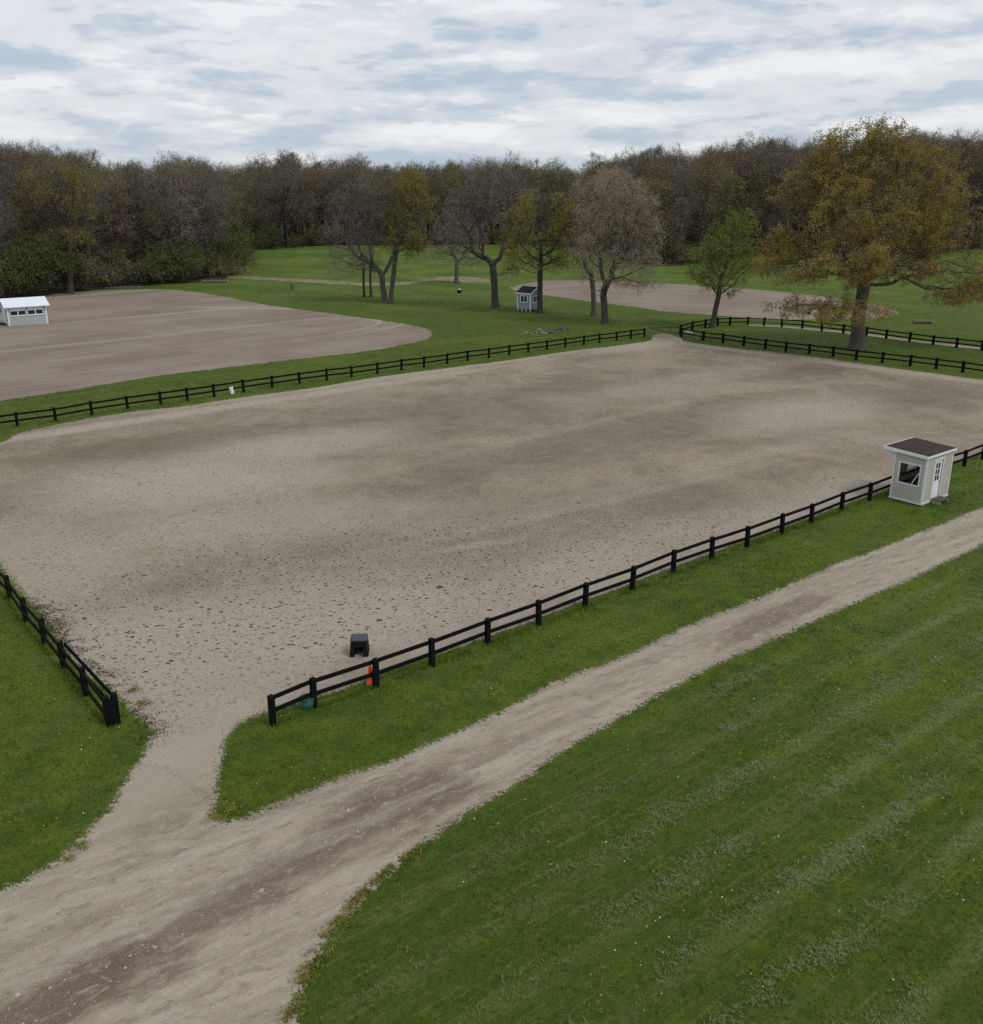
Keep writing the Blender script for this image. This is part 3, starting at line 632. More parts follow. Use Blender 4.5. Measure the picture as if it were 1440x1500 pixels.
MB().bar((.012, W0 + .03, WZ1 - .35), (.012, W0 + .34, WZ0 + .02), .035).build('prop_stick', M_PWHITE, wf)
m = MB().box(D0 + .02, D1 - .02, .03, .07, DZ0, 1.12)                      # door: solid lower panel, six glazed lights above
m.box(D0 + .02, D0 + .17, .03, .07, 1.12, DZ1 - .02).box(D1 - .17, D1 - .02, .03, .07, 1.12, DZ1 - .02).box(D0 + .17, D1 - .17, .03, .07, DZ1 - .16, DZ1 - .02)
xm = (D0 + D1) / 2; m.box(xm - .02, xm + .02, .035, .065, 1.12, DZ1 - .16)
for zz in (1.42, 1.74): m.box(D0 + .17, xm - .02, .036, .064, zz - .018, zz + .018).box(xm + .02, D1 - .17, .036, .064, zz - .018, zz + .018)
dr = m.build('door', M_PWHITE, bo)
MB().box(D0 + .17, D1 - .17, .048, .054, 1.12, DZ1 - .16).build('pane', M_GLASS, dr)
MB().lathe([(.02, 0), (.035, .02), (.03, .05)], 10).build('handle', M_METAL, dr).matrix_local = Matrix.Translation((D1 - .09, .03, 1.08)) @ Matrix.Rotation(R(90), 4, 'X')
m = MB().box(D0 - .09, D0, -.02, .03, z0, DZ1 + .09).box(D1, D1 + .09, -.02, .03, z0, DZ1 + .09).box(D0, D1, -.02, .03, DZ1, DZ1 + .09); m.build('door_frame', M_WHITE, bo)
# flat roof, tilted up a little towards the arena, overhanging on that side
ry0, ry1, rx0, rx1 = -.06, LY + .55, -.14, LX + .12
def rz_(y): return zr + .03 + (y - ry0) * .045
m = MB().poly([(rx0, ry0, rz_(ry0)), (rx0, ry1, rz_(ry1)), (rx0, ry1, rz_(ry1) + .07), (rx0, ry0, rz_(ry0) + .07)], (rx1 - rx0, 0, 0))
rf = m.build('roof', M_BROWNR, bo)
m = MB().poly([(rx0 - .03, ry0 - .03, rz_(ry0) - .07), (rx0 - .03, ry1 + .03, rz_(ry1) - .07), (rx0 - .03, ry1 + .03, rz_(ry1) + .085), (rx0 - .03, ry0 - .03, rz_(ry0) + .085)], (.028, 0, 0))
m.box(rx0, rx1, ry1 + .002, ry1 + .03, rz_(ry1) - .07, rz_(ry1) + .085).box(rx0, rx1, ry0 - .03, ry0 - .002, rz_(ry0) - .05, rz_(ry0) + .06)
m.build('fascia', M_PWHITE, rf)
m = MB().box(.05, .13, LY + .08, LY + .42, zr - .22, zr - .12).box(.05, .13, LY + .001, LY + .07, zr - .45, zr - .02); m.build('bracket', M_WHITE, bo)
stp = empty('door_step', (*(B + bx * 1.25 + np.array((bx[1], -bx[0])) * .32), 0), math.atan2(bx[1], bx[0]), 'low weathered wooden step at the door of the cream booth', 'step')
m = MB()
for k in range(3): m.box(-.42, .42, -.27 + k * .18, -.11 + k * .18, .22, .26)
m.build('tread', M_STEPW, stp)
for x in (-.40, .34): MB().box(x, x + .05, -.25, .25, 0, .218).build('side_board', paint('step_side', (.30, .28, .25), .4), stp)

# ------------------------------------------------------------------ blue grey shed among the trees
B = G(777, 457); C = G(794.6, 454.5); bx = (C - B) / np.linalg.norm(C - B); LX, LY = 2.6, 2.3; zb, ze, zp = .28, 2.42, 3.12
so = empty('garden_shed', (B[0], B[1], 0), math.atan2(bx[1], bx[0]), 'small blue grey shed with white trim and dark gable roof beside a tree trunk', 'shed')
M_BLUE = siding('blue_grey_siding', (.235, .285, .335), .2); M_DROOF = shingles('dark_shingles', (.028, .030, .033))
m = MB().poly([(0, 0, zb), (LX, 0, zb), (LX, 0, ze), (LX / 2, 0, zp), (0, 0, ze)], (0, LY, 0)); m.build('wall', M_BLUE, so)
for (x, y) in ((-.02, -.02), (LX - .12, -.02), (-.02, LY - .12), (LX - .12, LY - .12)): MB().box(x, x + .14, y, y + .14, zb - .01, ze - .02).build('corner_board', M_PWHITE, so)
sl = (zp - ze) / (LX / 2); ov = .14
for s_, nm in ((1, 'roof'), (-1, 'roof')):
    x0 = -ov if s_ == 1 else LX + ov; xc = LX / 2
    rfm = MB().poly([(x0, -.16, ze - sl * ov + .02), (xc, -.16, zp + .02), (xc, -.16, zp + .10), (x0, -.16, ze - sl * ov + .10)], (0, LY + .32, 0)).build('roof', M_DROOF, so)
    m = MB().poly([(x0, -.19, ze - sl * ov - .10), (xc, -.19, zp - .10), (xc, -.19, zp + .11), (x0, -.19, ze - sl * ov + .11)], (0, .028, 0))
    xa = x0 - .03 if s_ == 1 else x0 + .002
    m.box(xa, xa + .028, -.19, LY + .19, ze - sl * ov - .08, ze - sl * ov + .10)
    m.build('fascia', M_PWHITE, rfm)
def window_on(parent, axis, c0, c1, z0, z1, proud=.03, fr=.10, bars=1):
    """framed window on the wall x = 0 (axis 'x') or y = 0 (axis 'y') of a hut, facing outwards"""
    m = MB(); q = MB()
    def bx_(mm, a0, a1, b0, b1, d0, d1):
        if axis == 'x': mm.box(d0, d1, a0, a1, b0, b1)
        else: mm.box(a0, a1, d0, d1, b0, b1)
    bx_(m, c0 - fr, c0, z0 - fr, z1 + fr, -proud, .02); bx_(m, c1, c1 + fr, z0 - fr, z1 + fr, -proud, .02)
    bx_(m, c0, c1, z0 - fr, z0, -proud, .02); bx_(m, c0, c1, z1, z1 + fr, -proud, .02)
    for k in range(bars):
        cc = c0 + (c1 - c0) * (k + 1) / (bars + 1); bx_(m, cc - .045, cc + .045, z0, z1, -proud + .006, .018)
    w = m.build('window', M_PWHITE, parent); bx_(q, c0, c1, z0, z1, -.012, .012); q.build('pane', M_GLASS, w)
window_on(so, 'x', .62, 1.66, 1.28, 2.02); window_on(so, 'y', .58, 1.75, 1.28, 2.0)
for (x, y) in ((.1, .1), (.1, .8), (.1, 1.5), (.1, LY - .15), (LX - .15, .1), (LX - .15, LY - .15)):
    MB().box(x - .10, x + .10, y - .10, y + .10, -.01, zb - .004, .01).build('foundation_block', paint('concrete_block', (.42, .41, .38), .3), so)

# ------------------------------------------------------------------ white hut on the left ring
B = G(13.6, 478); C = G(69, 474); bx = (C - B) / np.linalg.norm(C - B); LX, LY = 4.4, 3.2; ze, zp = 2.34, 3.05
ho = empty('white_hut', (B[0], B[1], 0), math.atan2(bx[1], bx[0]), 'white roofed hut with a row of dark windows on the left sand ring', 'hut')
M_HUT = siding('pale_grey_siding', (.40, .425, .43), .25, 'H'); M_HROOF = siding('white_metal_roof', (.72, .75, .80), .45, 'V', .05)
MB().poly([(0, 0, 0), (0, LY, 0), (0, LY, ze), (0, LY / 2, zp), (0, 0, ze)], (LX, 0, 0)).build('wall', M_HUT, ho)
sl = (zp - ze) / (LY / 2); ov = .42
for s_ in (0, 1):
    y0 = -ov if s_ == 0 else LY + ov; yc = LY / 2
    MB().poly([(-.38, y0, ze - sl * ov + .02), (-.38, yc, zp + .02), (-.38, yc, zp + .09), (-.38, y0, ze - sl * ov + .09)], (LX + .76, 0, 0)).build('roof', M_HROOF, ho)
for (x, y) in ((-.03, -.03), (LX - .15, -.03), (-.03, LY - .15), (LX - .15, LY - .15)): MB().box(x, x + .18, y, y + .18, -.01, ze - .03).build('corner_board', M_PWHITE, ho)
for (a, b) in ((.35, 2.0), (2.3, 3.95)):
    m = MB().box(a, b, -.05, .01, 1.72, 2.18).box(a - .06, b + .06, -.07, .01, 1.12, 1.26).box(a - .06, a, -.06, .01, 1.26, 2.18).box(b, b + .06, -.06, .01, 1.26, 2.18).box((a + b) / 2 - .06, (a + b) / 2 + .06, -.055, .01, 1.26, 1.72)
    w = m.build('window', M_PWHITE, ho); MB().box(a, b, -.02, .012, 1.26, 1.72).build('pane', M_GLASS, w)
window_on(ho, 'x', .35, .95, 1.2, 1.95, .03, .08, 0)
m = MB().box(-.05, .01, 1.35, 2.25, .12, 2.12); dr = m.build('door', M_PWHITE, ho)
MB().box(-.10, -.05, 1.45, 1.5, 1.0, 1.1).build('handle', M_METAL, dr)
st = empty('door_step', (*(B + np.array((-bx[1], bx[0])) * 1.8 - bx * .4), 0), math.atan2(bx[1], bx[0]), 'dark step at the end door of the white roofed hut', 'step')
MB().box(-.35, .30, -.5, .5, .2, .26).build('tread', M_STEPW, st); MB().box(-.3, .25, -.45, -.4, 0, .198).box(-.3, .25, .4, .45, 0, .198).build('side_board', M_STEPW, st)

# ------------------------------------------------------------------ small things by the near fence
M_PLAST = paint('black_plastic', (.007, .0072, .008), .3, 4, .6, .12); M_PTOP = paint('grey_plastic_top', (.06, .068, .078), .3, 6, .6, .2)
mbk = empty('mounting_block', (*G(527, 957), 0), R(2), 'black plastic mounting block with an arched opening, alone on the sand', 'mounting block')
m = MB()
def taper(x0, x1, X0, X1, y0, y1, Y0, Y1, z0, z1):
    v = [m.bm.verts.new(p) for p in ((x0, y0, z0), (x1, y0, z0), (x1, y1, z0), (x0, y1, z0), (X0, Y0, z1), (X1, Y0, z1), (X1, Y1, z1), (X0, Y1, z1))]
    for f in ((3, 2, 1, 0), (4, 5, 6, 7), (0, 1, 5, 4), (1, 2, 6, 5), (2, 3, 7, 6), (3, 0, 4, 7)): m.bm.faces.new([v[i] for i in f])
taper(-.32, -.15, -.27, -.14, -.30, .30, -.24, .26, 0, .56); taper(.15, .32, .14, .27, -.30, .30, -.24, .26, 0, .56)
taper(-.148, .148, -.138, .138, .22, .296, .2, .256, .0, .56); taper(-.147, .147, -.138, .138, -.27, .218, -.236, .198, .36, .558)
m.build('body', M_PLAST, mbk)
MB().box(-.29, .29, -.26, .28, .562, .62, .02).build('top_step', M_PTOP, mbk)
cn = empty('traffic_cone', (*G(543, 1003), 0), .4, 'orange traffic cone standing behind the lower rail of the near fence', 'cone')
M_ORANGE = paint('cone_orange', (.85, .085, .02), .12, 3, .45, .4)
MB().box(-.19, .19, -.19, .19, 0, .04, .012).build('base', paint('cone_base', (.05, .035, .03), .3), cn)
MB().lathe([(.15, .041), (.135, .06), (.045, .66), (.035, .70)], 20).build('body', M_ORANGE, cn, True)
bk = empty('green_tub', (*G(450, 1037), 0), .3, 'dark green plastic tub tucked behind a fence post at the arena entrance', 'tub')
M_GREENP = paint('green_plastic', (.008, .075, .042), .3, 5, .4, .4)
MB().lathe([(.20, 0), (.205, .02), (.24, .34)], 20).build('body', M_GREENP, bk, True); MB().lathe([(.25, .341), (.255, .37), (.235, .38)], 20).build('lid', M_GREENP, bk, True)

# ------------------------------------------------------------------ things in the far grass
def lumpy(name, mat, parent=None, rad=(1, 1, 1), amp=.25, sub=2, seed=0):
    bm = bmesh.new(); bmesh.ops.create_icosphere(bm, subdivisions=sub, radius=1); r = np.random.default_rng(seed); k = r.normal(size=(6, 3)) * 1.7; ph = r.uniform(0, 6, 6)
    for v in bm.verts:
        q = np.array(v.co); s = 1 + amp * np.sin(k @ q + ph).sum() / 2.5
        v.co = Vector((q * s * rad).tolist())
    me = bpy.data.meshes.new(name); bm.to_mesh(me); bm.free(); return link(name, me, parent, [mat])
M_ROCK = paint('field_stone', (.095, .09, .092), .6, 2.0, .9); M_ROCKP = paint('pale_field_stone', (.20, .18, .145), .6, 2.0, .9)
r = np.random.default_rng(3); protos = None; protop = None
protos = [lumpy('field_stone', M_ROCK, None, (.5, .38, .26), .3, 2, 1), lumpy('field_stone', M_ROCKP, None, (.42, .30, .2), .3, 2, 2)]
for k in range(34):
    left = k % 2
    o = protos[left] if k < 2 else protos[left].copy()
    if k >= 2: COL.objects.link(o)
    u = r.uniform(766, 800) if left else r.uniform(794, 832)
    v = 487 + r.uniform(-4, 4) * (1 if left else .8) - (u - 800) * .09
    q = G(u, v); s = r.uniform(.5, 1.15); s *= .8; o.location = (q[0], q[1], .02 + .04 * s); o.scale = (s, s * r.uniform(.7, 1.2), s * r.uniform(.7, 1.3)); o.rotation_euler = (r.uniform(-.3, .3), r.uniform(-.3, .3), r.uniform(0, 6))
    tag(o, 'pale tan field stone in the left half of the stone heap below the shed' if left else 'dark grey field stone in the right half of the stone heap below the shed', 'stone',
        'pale stones of the heap below the shed' if left else 'grey stones of the heap below the shed')
stp = empty('stump_post', (*G(429, 427), 0), .2, 'short grey weathered stump with a white strip standing in the grass by the left ring', 'stump')
M_OLDW = paint('old_grey_wood', (.15, .135, .115), .6, 3, .95)
MB().lathe([(.50, -.02), (.42, .2), (.38, .6), (.36, 1.2), (.25, 1.38)], 9).build('trunk', M_OLDW, stp)
MB().box(-.07, .10, -.47, -.36, .35, 1.30, .02).box(-.12, .14, -.40, -.1, 1.33, 1.46, .02).build('white_strip', M_GREYW, stp)
dru = empty('small_drum', (*G(673, 429), 0), 0, 'small dark drum with a white top in the grass between the trees', 'drum')
MB().lathe([(.30, 0), (.36, .15), (.36, .42), (.30, .5)], 14).build('body', M_PLAST, dru, True); MB().lathe([(.26, .501), (.24, .58), (.1, .62)], 14).build('lid', M_PWHITE, dru, True)
M_STRAW = paint('dry_brush', (.36, .32, .22), .6, 2, .95)
def sticks(name, c, rx, ry, h, k, seed, mat, L=(.6, 1.6), w=.05):
    r = np.random.default_rng(seed); m = MB()
    for _ in range(k):
        a = r.uniform(0, 6.28); rr = math.sqrt(r.random()); x, y = rr * rx * math.cos(a), rr * ry * math.sin(a); z = h * (1 - rr ** 2) * r.random()
        d = r.normal(size=3) * np.array((1, 1, .35)); d /= np.linalg.norm(d); l = r.uniform(*L) / 2
        m.bar((x - d[0] * l, y - d[1] * l, max(.02, z - d[2] * l)), (x + d[0] * l, y + d[1] * l, max(.05, z + d[2] * l)), w * r.uniform(.5, 1.3))
    o = m.build(name, mat); o.location = (c[0], c[1], float(ground_z(c[0], c[1]))); return o
tag(sticks('brush_pile', G(341, 398.5), 1.9, 1.0, 1.5, 150, 4, M_STRAW), 'pale dry brush pile at the edge of the woods left of the meadow', 'brush pile')
tag(sticks('brush_pile', G(357, 396.5), 1.0, .7, 1.7, 70, 6, M_STRAW), 'smaller straw coloured brush pile, right of the larger one at the wood edge', 'brush pile')
for (u, v, L, lab, seed) in ((315, 414, 4.5, 'grey fallen log with a pale cut end lying at the wood edge', 1), (180, 422, 5.5, 'thin grey fallen branch lying along the wood edge behind the left ring', 2), (1351, 474, 2.2, 'dark short log lying in the bright meadow behind the oak paddock', 3)):
    q = G(u, v); lg = empty('fallen_log', (q[0], q[1], float(ground_z(q[0], q[1]))), {1: .15, 2: .3, 3: -.1}[seed], lab, 'log')
    rd = .28 if seed != 2 else .14
    o = MB().lathe([(rd, 0), (rd * .95, L * .3), (rd * 1.02, L * .6), (rd * .8, L)], 9).build('bark', M_OLDW, lg); o.matrix_local = Matrix.Translation((-L / 2, 0, rd * .8)) @ Matrix.Rotation(R(90), 4, 'Y')
    o = MB().lathe([(rd * .7, 0), (rd * .68, .03)], 9).build('cut_end', M_WHITE, lg); o.matrix_local = Matrix.Translation((L / 2 + .003, 0, rd * .8)) @ Matrix.Rotation(R(90), 4, 'Y')

# ------------------------------------------------------------------ trees
def grow(seed, trunk, lobes, n_attr, step=.55, infl=4.0, kill=.9, shell=.55, trop=.06, iters=140, wig=.18):
    """space colonisation: a skeleton that reaches from the trunk polyline into the crown lobes.
    returns node positions and parents"""
    r = np.random.default_rng(seed); n_attr = int(n_attr * 2.6); kill = step * 1.05
    vol = np.array([l[3] * l[4] * l[5] for l in lobes]); cnt = r.multinomial(n_attr, vol ** .8 / (vol ** .8).sum())
    A = []
    for l, k in zip(lobes, cnt):
        d = r.normal(size=(k, 3)); d /= np.linalg.norm(d, axis=1, keepdims=True)
        rad = (shell + (1 - shell) * r.random(k)) * r.random(k) ** .22
        A.append(np.array(l[:3]) + d * rad[:, None] * np.array(l[3:6]))
    A = np.concatenate(A); A = A[A[:, 2] > 1.2]
    pos = []; par = []
    for br in trunk:                        # each polyline starts at a node index (or -1 for the root)
        start, pts = br; last = start
        p0 = np.array(pts[0], float) if start < 0 else pos[start]
        chain = pts[1:] if start < 0 else pts
        if start < 0: pos.append(p0); par.append(-1); last = len(pos) - 1
        for q in chain:
            q = np.array(q, float); L = np.linalg.norm(q - pos[last]); k = max(1, int(L / step)); a = pos[last].copy()
            for j in range(1, k + 1):
                pos.append(a + (q - a) * j / k + r.normal(0, .035 * step, 3) * (j < k)); par.append(last); last = len(pos) - 1
    pos = np.array(pos); par = list(par)
    D = np.full(len(A), 1e9); I = np.zeros(len(A), int)
    def upd(i0):
        nonlocal D, I
        N = pos[i0:]
        for c in range(0, len(N), 400):
            d = np.linalg.norm(A[:, None] - N[None, c:c + 400], axis=2); j = d.argmin(1); dm = d[np.arange(len(A)), j]
            b = dm < D; D[b] = dm[b]; I[b] = i0 + c + j[b]
    upd(0)
    for it in range(iters):
        live = D > kill
        A, D, I = A[live], D[live], I[live]
        if not len(A): break
        m = D < infl * (1 + .0 * it)
        if not m.any():
            m = D <= np.sort(D)[min(len(D) - 1, 8)]
        dv = A[m] - pos[I[m]]; dv /= np.linalg.norm(dv, axis=1, keepdims=True)
        acc = np.zeros_like(pos); np.add.at(acc, I[m], dv)
        idx = np.unique(I[m]); v = acc[idx]; v /= np.maximum(np.linalg.norm(v, axis=1, keepdims=True), 1e-6)
        v += r.normal(0, wig, v.shape); v[:, 2] += trop; v /= np.linalg.norm(v, axis=1, keepdims=True)
        i0 = len(pos); pos = np.concatenate([pos, pos[idx] + v * step]); par += idx.tolist(); upd(i0)
        if len(pos) > 9000: break
    return pos, np.array(par)
def tree_mesh(seed, pos, par, base_r, twigs=3, twig_len=.8, twig_w=.02, leaves=0, leaf=.16, flare=1.5, minr=.016, pw=2.3, fine=2, leaf_bias=0.0, side_max=7, tip_only=False, tube_min=.03):
    """trunk+limb tubes (mesh 1) and the twigs and leaves (mesh 2: slot 0 bark, slot 1 leaf)"""
    r = np.random.default_rng(seed + 500); n = len(pos); twigs += 1; fine += 1
    kids = [[] for _ in range(n)]
    for i, p in enumerate(par):
        if p >= 0: kids[p].append(i)
    s = np.zeros(n)
    for i in range(n - 1, -1, -1):
        if not kids[i]: s[i] += 1
        if par[i] >= 0: s[par[i]] += s[i]
    rad = s ** (1 / pw); k = (base_r - minr) / max(rad[0] - 1, 1e-6); rad = minr + (rad - 1) * k
    z = pos[:, 2]; rad = rad * (1 + (flare - 1) * np.exp(-z / (base_r * 1.6)) * (s > s[0] * .5))
    V, Fc, nv = [], [], 0
    seen = np.zeros(n, bool)
    stack = [0]
    while stack:
        st = stack.pop(); ch = [st]; c = st
        while kids[c]:
            ks = sorted(kids[c], key=lambda q: -s[q]); c = ks[0]; ch.append(c)
            stack += ks[1:]
        if par[st] >= 0: ch = [par[st]] + ch
        # keep only the part of the chain thick enough for a tube
        cc = [q for q in ch]
        rr = [rad[q] if q != par[st] or par[st] < 0 else min(rad[q], rad[ch[1]] * 1.25) for q in cc]
        mx = rr[1] if len(rr) > 1 else rr[0]
        if mx < tube_min or len(cc) < 2: continue
        m = side_max if mx > .16 else (5 if mx > .07 else 3)
        P = pos[cc]; T = np.gradient(P, axis=0); T /= np.maximum(np.linalg.norm(T, axis=1, keepdims=True), 1e-6)
        ref = np.array((.3, .9, .1)); 
        for q in range(len(cc)):
            x = np.cross(T[q], ref); x /= max(np.linalg.norm(x), 1e-6); y = np.cross(T[q], x)
            for a in range(m):
                an = 2 * math.pi * a / m; lob = 1 + (.10 * math.sin(3 * an + q * .3) if mx > .3 else 0)
                V.append(P[q] + (x * math.cos(an) + y * math.sin(an)) * rr[q] * lob)
        for q in range(len(cc) - 1):
            for a in range(m):
                Fc.append((nv + q * m + a, nv + q * m + (a + 1) % m, nv + (q + 1) * m + (a + 1) % m, nv + (q + 1) * m + a))
        nv += m * len(cc)
    trunk = pymesh('trunk', V, Fc, smooth=True); STAT = [n, len(Fc)]
    # twigs: narrow flat slivers off every thin node, with finer side twigs
    thin = np.where((rad < tube_min * 1.6) & (np.arange(n) > 0))[0]
    tips = np.array([i for i in thin if not kids[i]])
    src = np.concatenate([np.repeat(thin, 1), np.repeat(tips, twigs)]) if not tip_only else np.repeat(tips, twigs)
    par_dir = pos[src] - pos[par[src]]; par_dir /= np.maximum(np.linalg.norm(par_dir, axis=1, keepdims=True), 1e-6)
    d = par_dir * .8 + r.normal(0, .75, (len(src), 3)); d[:, 2] += .15; d /= np.linalg.norm(d, axis=1, keepdims=True)
    L = twig_len * r.uniform(.5, 1.3, len(src))
    a0 = pos[src]; a1 = a0 + d * L[:, None]
    segs = [(a0, a1, twig_w)]
    # bare branch slivers where the tube is too thin to model
    th2 = np.where((rad < tube_min) & (par >= 0))[0]
    segs.append((pos[par[th2]], pos[th2], twig_w * 1.35))
    S0, S1 = a0, a1
    for f in range(fine):
        t = r.uniform(.2, .9, len(S0)); b0 = S0 + (S1 - S0) * t[:, None]
        dd = (S1 - S0); l = np.linalg.norm(dd, axis=1, keepdims=True); e = dd / l + r.normal(0, .8, dd.shape); e /= np.linalg.norm(e, axis=1, keepdims=True)
        segs.append((b0, b0 + e * l * r.uniform(.4, .8, (len(b0), 1)), twig_w * .75))
    X0 = np.concatenate([q[0] for q in segs]); X1 = np.concatenate([q[1] for q in segs]); wv = np.concatenate([np.full(len(q[0]), q[2]) for q in segs])
    dd = X1 - X0; rn = r.normal(size=dd.shape); sd = np.cross(dd, rn); sd /= np.maximum(np.linalg.norm(sd, axis=1, keepdims=True), 1e-6); sd *= wv[:, None] / 2
    TW = np.stack([X0 - sd, X0 + sd, X1 + sd * .4, X1 - sd * .4], 1).reshape(-1, 3); nt = len(X0); nl = 0
    if leaves:
        E = np.concatenate([q[1] for q in segs[:1] + segs[2:]])
        if leaf_bias: E = E[r.random(len(E)) < np.clip(1 - leaf_bias + leaf_bias * vnoise(E[:, 0] * .5 + 9, E[:, 2] * .5 + E[:, 1] * .3, seed) * 1.6 + .0, 0, 1)]
        k = max(1, int(round(leaves / max(1, len(E))))) if leaves > len(E) else 1
        if leaves < len(E): E = E[r.permutation(len(E))[:leaves]]
        C = np.repeat(E, k, 0) + r.normal(0, leaf * .9, (len(E) * k, 3)); nl = len(C)
        u = r.normal(size=(nl, 3)); u /= np.linalg.norm(u, axis=1, keepdims=True); w = np.cross(u, r.normal(size=(nl, 3))); w /= np.linalg.norm(w, axis=1, keepdims=True)
        sz = leaf * r.uniform(.6, 1.3, (nl, 1)) / 2
        LF = np.stack([C - u * sz, C + w * sz * .6, C + u * sz, C - w * sz * .6], 1).reshape(-1, 3)
        TW = np.concatenate([TW, LF])
    print('TREE', seed, STAT, 'twigs', nt, 'leaves', nl, 'area', round(float((np.linalg.norm(dd, axis=1) * wv).sum() * .6)))
    crown = npmesh('crown', TW, nt + nl, np.concatenate([np.zeros(nt), np.ones(nl)]))
    return trunk, crown
def bark(name, col, var=.5):
    n = NT(name); p = n.obj(); w = n.noise(n.map(p, (0, 0, 0), (0, 0, 0), (5, 5, 1)), 1.2, 5, .7)
    oi = n.n('ShaderNodeObjectInfo').outputs['Random']
    c = n.mix(n.math('MULTIPLY', n.step(w, .35, .7), var), col, tuple(x * .45 for x in col))
    hs = n.n('ShaderNodeHueSaturation'); n.set(hs.inputs['Color'], c); n.set(hs.inputs['Value'], n.math('ADD', n.math('MULTIPLY', oi, .5), .75))
    return n.done(hs.outputs[0], .95)
def twigmat(name, col, col2):
    n = NT(name); p = n.obj(); w = n.noise(p, .35, 4, .6); oi = n.n('ShaderNodeObjectInfo').outputs['Random']
    c = n.mix(n.step(w, .35, .65), col, col2)
    hs = n.n('ShaderNodeHueSaturation'); n.set(hs.inputs['Color'], c); n.set(hs.inputs['Value'], n.math('ADD', n.math('MULTIPLY', oi, .5), .75)); n.set(hs.inputs['Saturation'], n.math('ADD', n.math('MULTIPLY', oi, .4), .8))
    return n.done(hs.outputs[0], .9)
def leafmat(name, cols, fine=1.6):
    n = NT(name); p = n.obj(); w = n.noise(p, .28, 3, .6); w2 = n.noise(p, fine * 3, 3, .7); oi = n.n('ShaderNodeObjectInfo').outputs['Random']
    c = n.mix(n.step(w, .38, .62), cols[0], cols[1]); c = n.mix(n.math('MULTIPLY', n.step(w2, .45, .7), .8), c, cols[2])
    hs = n.n('ShaderNodeHueSaturation'); n.set(hs.inputs['Color'], c); n.set(hs.inputs['Value'], n.math('ADD', n.math('MULTIPLY', oi, .4), .8)); n.set(hs.inputs['Hue'], n.math('ADD', n.math('MULTIPLY', oi, .02), .493))
    tr = n.n('ShaderNodeBsdfTranslucent'); n.set(tr.inputs[0], hs.outputs[0]); mx = n.n('ShaderNodeMixShader'); mx.inputs[0].default_value = .35
    n.done(hs.outputs[0], .8); n.t.links.new(n.b.outputs[0], mx.inputs[1]); n.t.links.new(tr.outputs[0], mx.inputs[2]); n.t.links.new(mx.outputs[0], n.out.inputs[0])
    return n.m
BK_OAK = bark('oak_bark', (.115, .098, .082)); BK_GREY = bark('grey_bark', (.115, .102, .088)); BK_DARK = bark('dark_bark', (.075, .066, .056))
TW_GREY = twigmat('grey_twigs', (.150, .132, .110), (.185, .162, .134)); TW_BROWN = twigmat('brown_twigs', (.140, .112, .084), (.178, .142, .106)); TW_DARK = twigmat('dark_twigs', (.112, .098, .074), (.145, .124, .094))
TW_PINK = twigmat('budding_twigs', (.26, .225, .185), (.32, .275, .225))
LF_GOLD = leafmat('bronze_oak_leaves', ((.265, .188, .052), (.205, .158, .048), (.39, .29, .105)))
LF_YEL = leafmat('yellow_young_leaves', ((.27, .240, .050), (.21, .19, .045), (.38, .32, .09)))
LF_TAN = leafmat('tan_catkins', ((.44, .345, .225), (.36, .28, .18), (.56, .45, .31)))
LF_GREEN = leafmat('fresh_green_leaves', ((.235, .285, .040), (.18, .235, .035), (.32, .36, .075)))
LF_OLIVE = leafmat('olive_buds', ((.20, .175, .045), (.17, .140, .045), (.27, .225, .065)))
LF_BUSH = leafmat('dark_bush_leaves', ((.085, .110, .025), (.062, .085, .022), (.125, .145, .038)))

class Hero:
    def __init__(s, u, v): 
        s.o = G(u, v); s.D = depth(*s.o); s.u, s.v = u, v; s.k = F / s.D
        s.o3 = Vector((s.o[0], s.o[1], float(ground_z(s.o[0], s.o[1]))))
    def pt(s, u, v, dy=0.0):                 # photo position -> local metres, dy behind the trunk
        y = s.o[1] + dy; lo, hi = -5., 60.
        for _ in range(40):
            m = (lo + hi) / 2
            if 750 - F * (y * sp + (m - CH) * cp) / (y * cp - (m - CH) * sp) > v: lo = m
            else: hi = m
        w = y * cp - (lo - CH) * sp
        return np.array(((u - 720) / F * w - s.o[0], dy, lo))
    def lobe(s, u, v, ru, rv, dy=0.0, dep=None):
        c = s.pt(u, v, dy); rx = ru / s.k
        return (*c, rx, dep or rx * .95, rv / s.k)
    def make(s, name, label, cat, seed, trunk, lobes, n_attr, base_r, mats, group=None, gk={}, **kw):
        root = empty(name, s.o3, 0, label, cat, group)
        tr = [(-1, [(0, 0, -.15)] + [s.pt(*q) for q in trunk])]
        pos, par = grow(seed, tr, [s.lobe(*l) for l in lobes], n_attr, **gk)
        a, b = tree_mesh(seed, pos, par, base_r, **kw)
        link('trunk', a, root, [mats[0]]); link('crown', b, root, [mats[1]] + ([mats[2]] if len(mats) > 2 else []))
        return root

